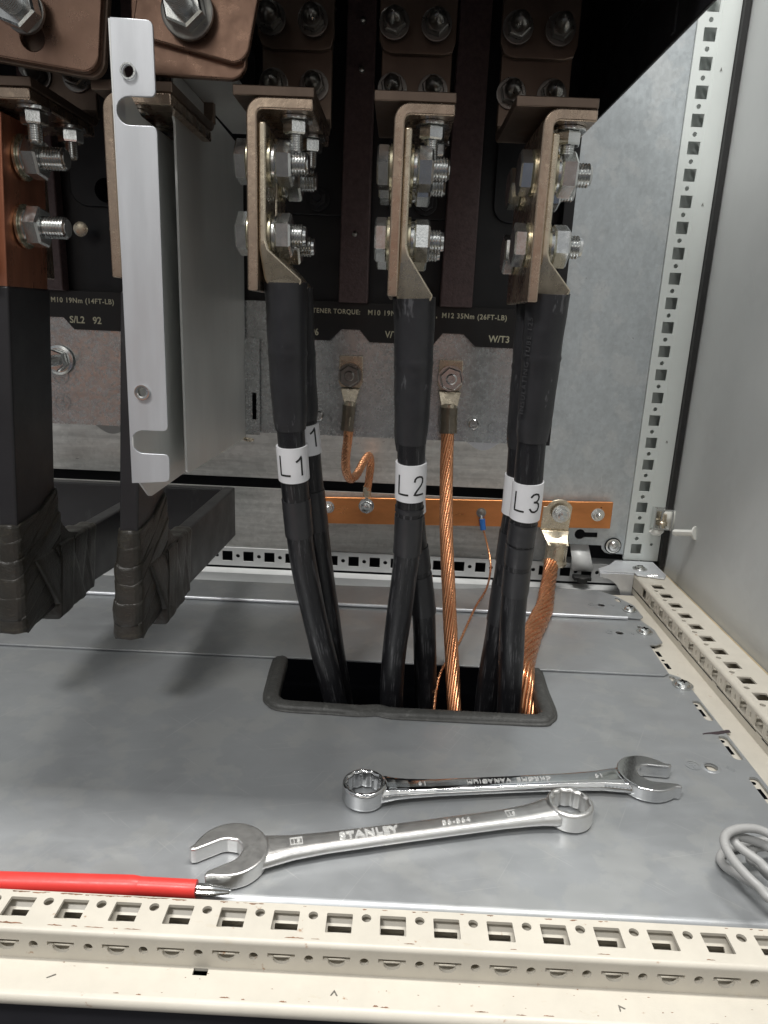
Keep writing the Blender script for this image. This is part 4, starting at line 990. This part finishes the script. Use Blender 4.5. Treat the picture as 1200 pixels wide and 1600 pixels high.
# ------------------------------------------------------------------ spanners
def remeshed(mb, voxel, iters):
    me = bpy.data.meshes.new('tmp'); me.from_pydata([v[:] for v in mb.v], [], mb.f)
    o = bpy.data.objects.new('tmp', me); COL.objects.link(o)
    r = o.modifiers.new('r', 'REMESH'); r.mode = 'VOXEL'; r.voxel_size = voxel
    s = o.modifiers.new('s', 'SMOOTH'); s.factor = .5; s.iterations = iters
    dg = bpy.context.evaluated_depsgraph_get(); dg.update()
    m2 = bpy.data.meshes.new_from_object(o.evaluated_get(dg))
    out = MB().add([v.co.copy() for v in m2.vertices], [tuple(p.vertices) for p in m2.polygons])
    bpy.data.objects.remove(o); bpy.data.meshes.remove(me); bpy.data.meshes.remove(m2); return out
def spanner(name, label, ring_c, ang, length, jaw_turn, mt, texts, iters, ringR=13.8, jawR=19.6):
    """local frame: ring centre at origin, +x towards the jaw"""
    I = Matrix.Identity(4); mb = MB()
    p12 = []
    for k in range(24):
        a = 2*PI*k/24; p12.append(((10.6 if k % 2 == 0 else 9.55)*math.cos(a), (10.6 if k % 2 == 0 else 9.55)*math.sin(a)))
    mb.merge(plate(circ(0, 0, ringR, 48), [p12], 12.4, Matrix.Translation((0, 0, 12.6)), 1.8))
    # handle: sections along x
    secs = []
    for x, w, zb, zt in ((ringR-3.4, 21, 1.6, 11.6), (ringR+1, 19.5, 2.0, 11.2), (ringR+6, 17.2, 2.3, 10.4), (ringR+14, 15.4, 2.5, 9.5), (ringR+30, 13.6, 2.6, 8.8), (length*.5, 13.2, 2.4, 8.5), (length-55, 14.2, 2.2, 8.6), (length-36, 16.5, 1.6, 8.8), (length-24, 21, 1.0, 8.9), (length-14, 25, .6, 8.8)):
        r = []
        m = (zb+zt)/2; hh = (zt-zb)/2
        for yy, zz in ((-1, -.1), (-.93, .45), (-.72, .84), (-.45, .97), (0, 1), (.45, .97), (.72, .84), (.93, .45), (1, -.1), (.9, -.6), (.6, -.95), (0, -1), (-.6, -.95), (-.9, -.6)):
            r.append((x, yy*w/2, m+zz*hh))
        secs.append(r)
    mb.loft(secs)
    # open jaw
    t = jaw_turn; R = jawR; hw = 8.5
    loc = [(14.6, hw), (16.8, hw+1.2), (17.2, hw+3.5)]
    o0 = math.atan2(hw+5.2, 15.2)
    for k in range(33):
        a = o0+(2*PI-2*o0)*k/32
        loc.append(((R*math.cos(a)-1.5 if math.cos(a) < .5 else R*math.cos(a)-1.5*(1-math.cos(a))/.5), R*math.sin(a)))
    loc += [(17.2, -hw-3.5), (16.8, -hw-1.2), (14.6, -hw)]
    loc += [(0.5, -hw), (-2.6, -hw*.88), (-6.6, -3.8), (-7.2, 0), (-6.6, 3.8), (-2.6, hw*.88), (.5, hw)]
    jc = Vector((length-2, 0, 0)); c_, s_ = math.cos(t), math.sin(t)
    jaw = [(jc.x+x*c_-y*s_, jc.y+x*s_+y*c_) for x, y in loc]
    mb.merge(plate(jaw, [], 9.2, Matrix.Translation((0, 0, 9.6)), .8))
    mb = remeshed(mb, .40, iters)
    W = Matrix.Translation(Vector(ring_c)) @ Matrix.Rotation(ang, 4, 'Z')
    th = thing(name, label, 'spanner', ring_c)
    MB().add([W @ v for v in mb.v], mb.f).build('body', mt, th, ang=60)
    for s, x, z, size, rot, sx in texts:
        tx = MB()
        M = W @ Matrix.Translation((x, 0, z+.05)) @ Matrix.Rotation(rot, 4, 'Z') @ Matrix.Translation((0, -size*.36, 0))
        if s == '[]':
            for b in ((-3.4, 3.4, 3.2, 3.7), (-3.4, 3.4, -1.4, -.9), (-3.4, -2.9, -.9, 3.2), (2.9, 3.4, -.9, 3.2)):
                q = MB().box(b[0], b[1], b[2]+.7, b[3]+.7, 0, .7); tx.add([M @ v for v in q.v], q.f)
        else: tx.merge(text(s, size, M, .9, .05 if size < 5 else .18, 'CENTER', 1.24 if size < 5 else 1.12, sx))
        tx.build('lettering' if s != '[]' else 'stamp_frame', 'letter_metal', th)
    return th
FL = PI
spanner('spanner', 'satin steel combination spanner stamped STANLEY, open jaw beside the red screwdriver', (113.2, 359, 0.1), math.radians(180+14.4), 200, math.radians(21), 'satin',
        [('STANLEY', 122, 8.35, 6.6, FL, 1.12), ('86-864', 71, 8.35, 4.3, FL, 1.15), ('19', 162, 8.4, 4.0, FL, 1.0), ('[]', 162, 8.3, 4.0, FL, 1), ('19', 37, 8.5, 4.0, FL, 1.0), ('[]', 37, 8.4, 4.0, FL, 1)], 6)
spanner('spanner', 'polished chrome combination spanner stamped CHROME VANADIUM, lying nearer the cutout', (-9.5, 367.5, 0.1), math.radians(8.6), 186, math.radians(-13), 'chrome',
        [('CHROME  VANADIUM', 91, 8.35, 4.0, FL, 1.16), ('19', 36, 8.6, 4.4, FL, 1.1), ('19', 150, 8.4, 4.4, FL, 1.1)], 7, 13.4, 18.6)

# ------------------------------------------------------------------ red insulated screwdriver
sd = thing('screwdriver', 'red insulated screwdriver shaft with bare steel tip against the front rail', 'screwdriver', (-150, 286, 0))
P0, P1, Pn, Pe = Vector((-300, 283.0, 4.8)), Vector((-190, 284.2, 5.2)), Vector((-119, 285.6, 6.0)), Vector((-89, 286.0, 5.6))
MB().tube([P0, P1, P1.lerp(Pn, .5), Pn+Vector((-2, 0, 0)), Pn+Vector((1.5, 0, 0))], lambda t, a, L: 5.0-.5*(1 if t > .99 else 0), 28).build('insulation', 'red', sd)
MB().tube([Pn, Pn.lerp(Pe, .5), Pe], 4.45, 28).build('insulation', 'red', sd)
d = (Pe-Pn).normalized(); s1 = Vector((-d.y, d.x, 0))
mb = MB()
for k in range(4):
    a = PI/4*0+PI/2*k+.35; off = (s1*math.cos(a)+Vector((0, 0, 1))*math.sin(a))
    mb.tube([Pe-d*4+off*1.6, Pe+d*7+off*1.7, Pe+d*11+off*1.25, Pe+d*16.5+off*.5], lambda t, a, L: 1.5*(1-.55*max(0, t-.4)), 10)
mb.tube([Pe-d*4, Pe+d*8, Pe+d*17], lambda t, a, L: 1.9*(1-.6*t), 12)
mb.build('tip', 'zinc', sd)

# ------------------------------------------------------------------ grey cable coil
gc = MB()
def pz(l): return [at(px, py, z=z) for px, py, z in l]
A = pz([(1215, 1310, 22), (1185, 1296, 24), (1155, 1295, 25), (1136, 1303, 25), (1132, 1318, 24), (1143, 1340, 23), (1163, 1364, 22), (1185, 1385, 21), (1215, 1408, 20)])
B_ = pz([(1215, 1330, 14), (1190, 1318, 15), (1162, 1309, 18), (1150, 1308, 19), (1148, 1315, 19), (1160, 1327, 18), (1185, 1345, 17), (1215, 1366, 16)])
C_ = pz([(1215, 1312, 6), (1180, 1316, 4), (1140, 1326, 3), (1126, 1338, 3), (1131, 1352, 4), (1150, 1365, 6), (1175, 1380, 9), (1215, 1400, 13)])
D_ = pz([(1215, 1375, 10), (1185, 1352, 9), (1172, 1342, 10), (1180, 1325, 10), (1215, 1322, 9)])
def coil(a, b):
    """carry the loop on beyond the picture edge: from the last point of a to the first of b"""
    p, q = a[-1], b[0]; m = (p+q)/2+Vector((34, 0, 2)); return [p.lerp(m, .5)+Vector((8, -6, 0)), m, q.lerp(m, .5)+Vector((8, 6, 0))]
full = A+coil(A, B_)+B_+coil(B_, C_)+C_+coil(C_, D_)+D_
gc.tube(spline(full, 8), 2.35, 14)
tag(gc.build('cable_coil', 'pvc'), 'small coil of grey cable lying on the floor plate at the right edge', 'cable')

for o in list(bpy.data.objects):
    if '_b' in o: del o['_b']
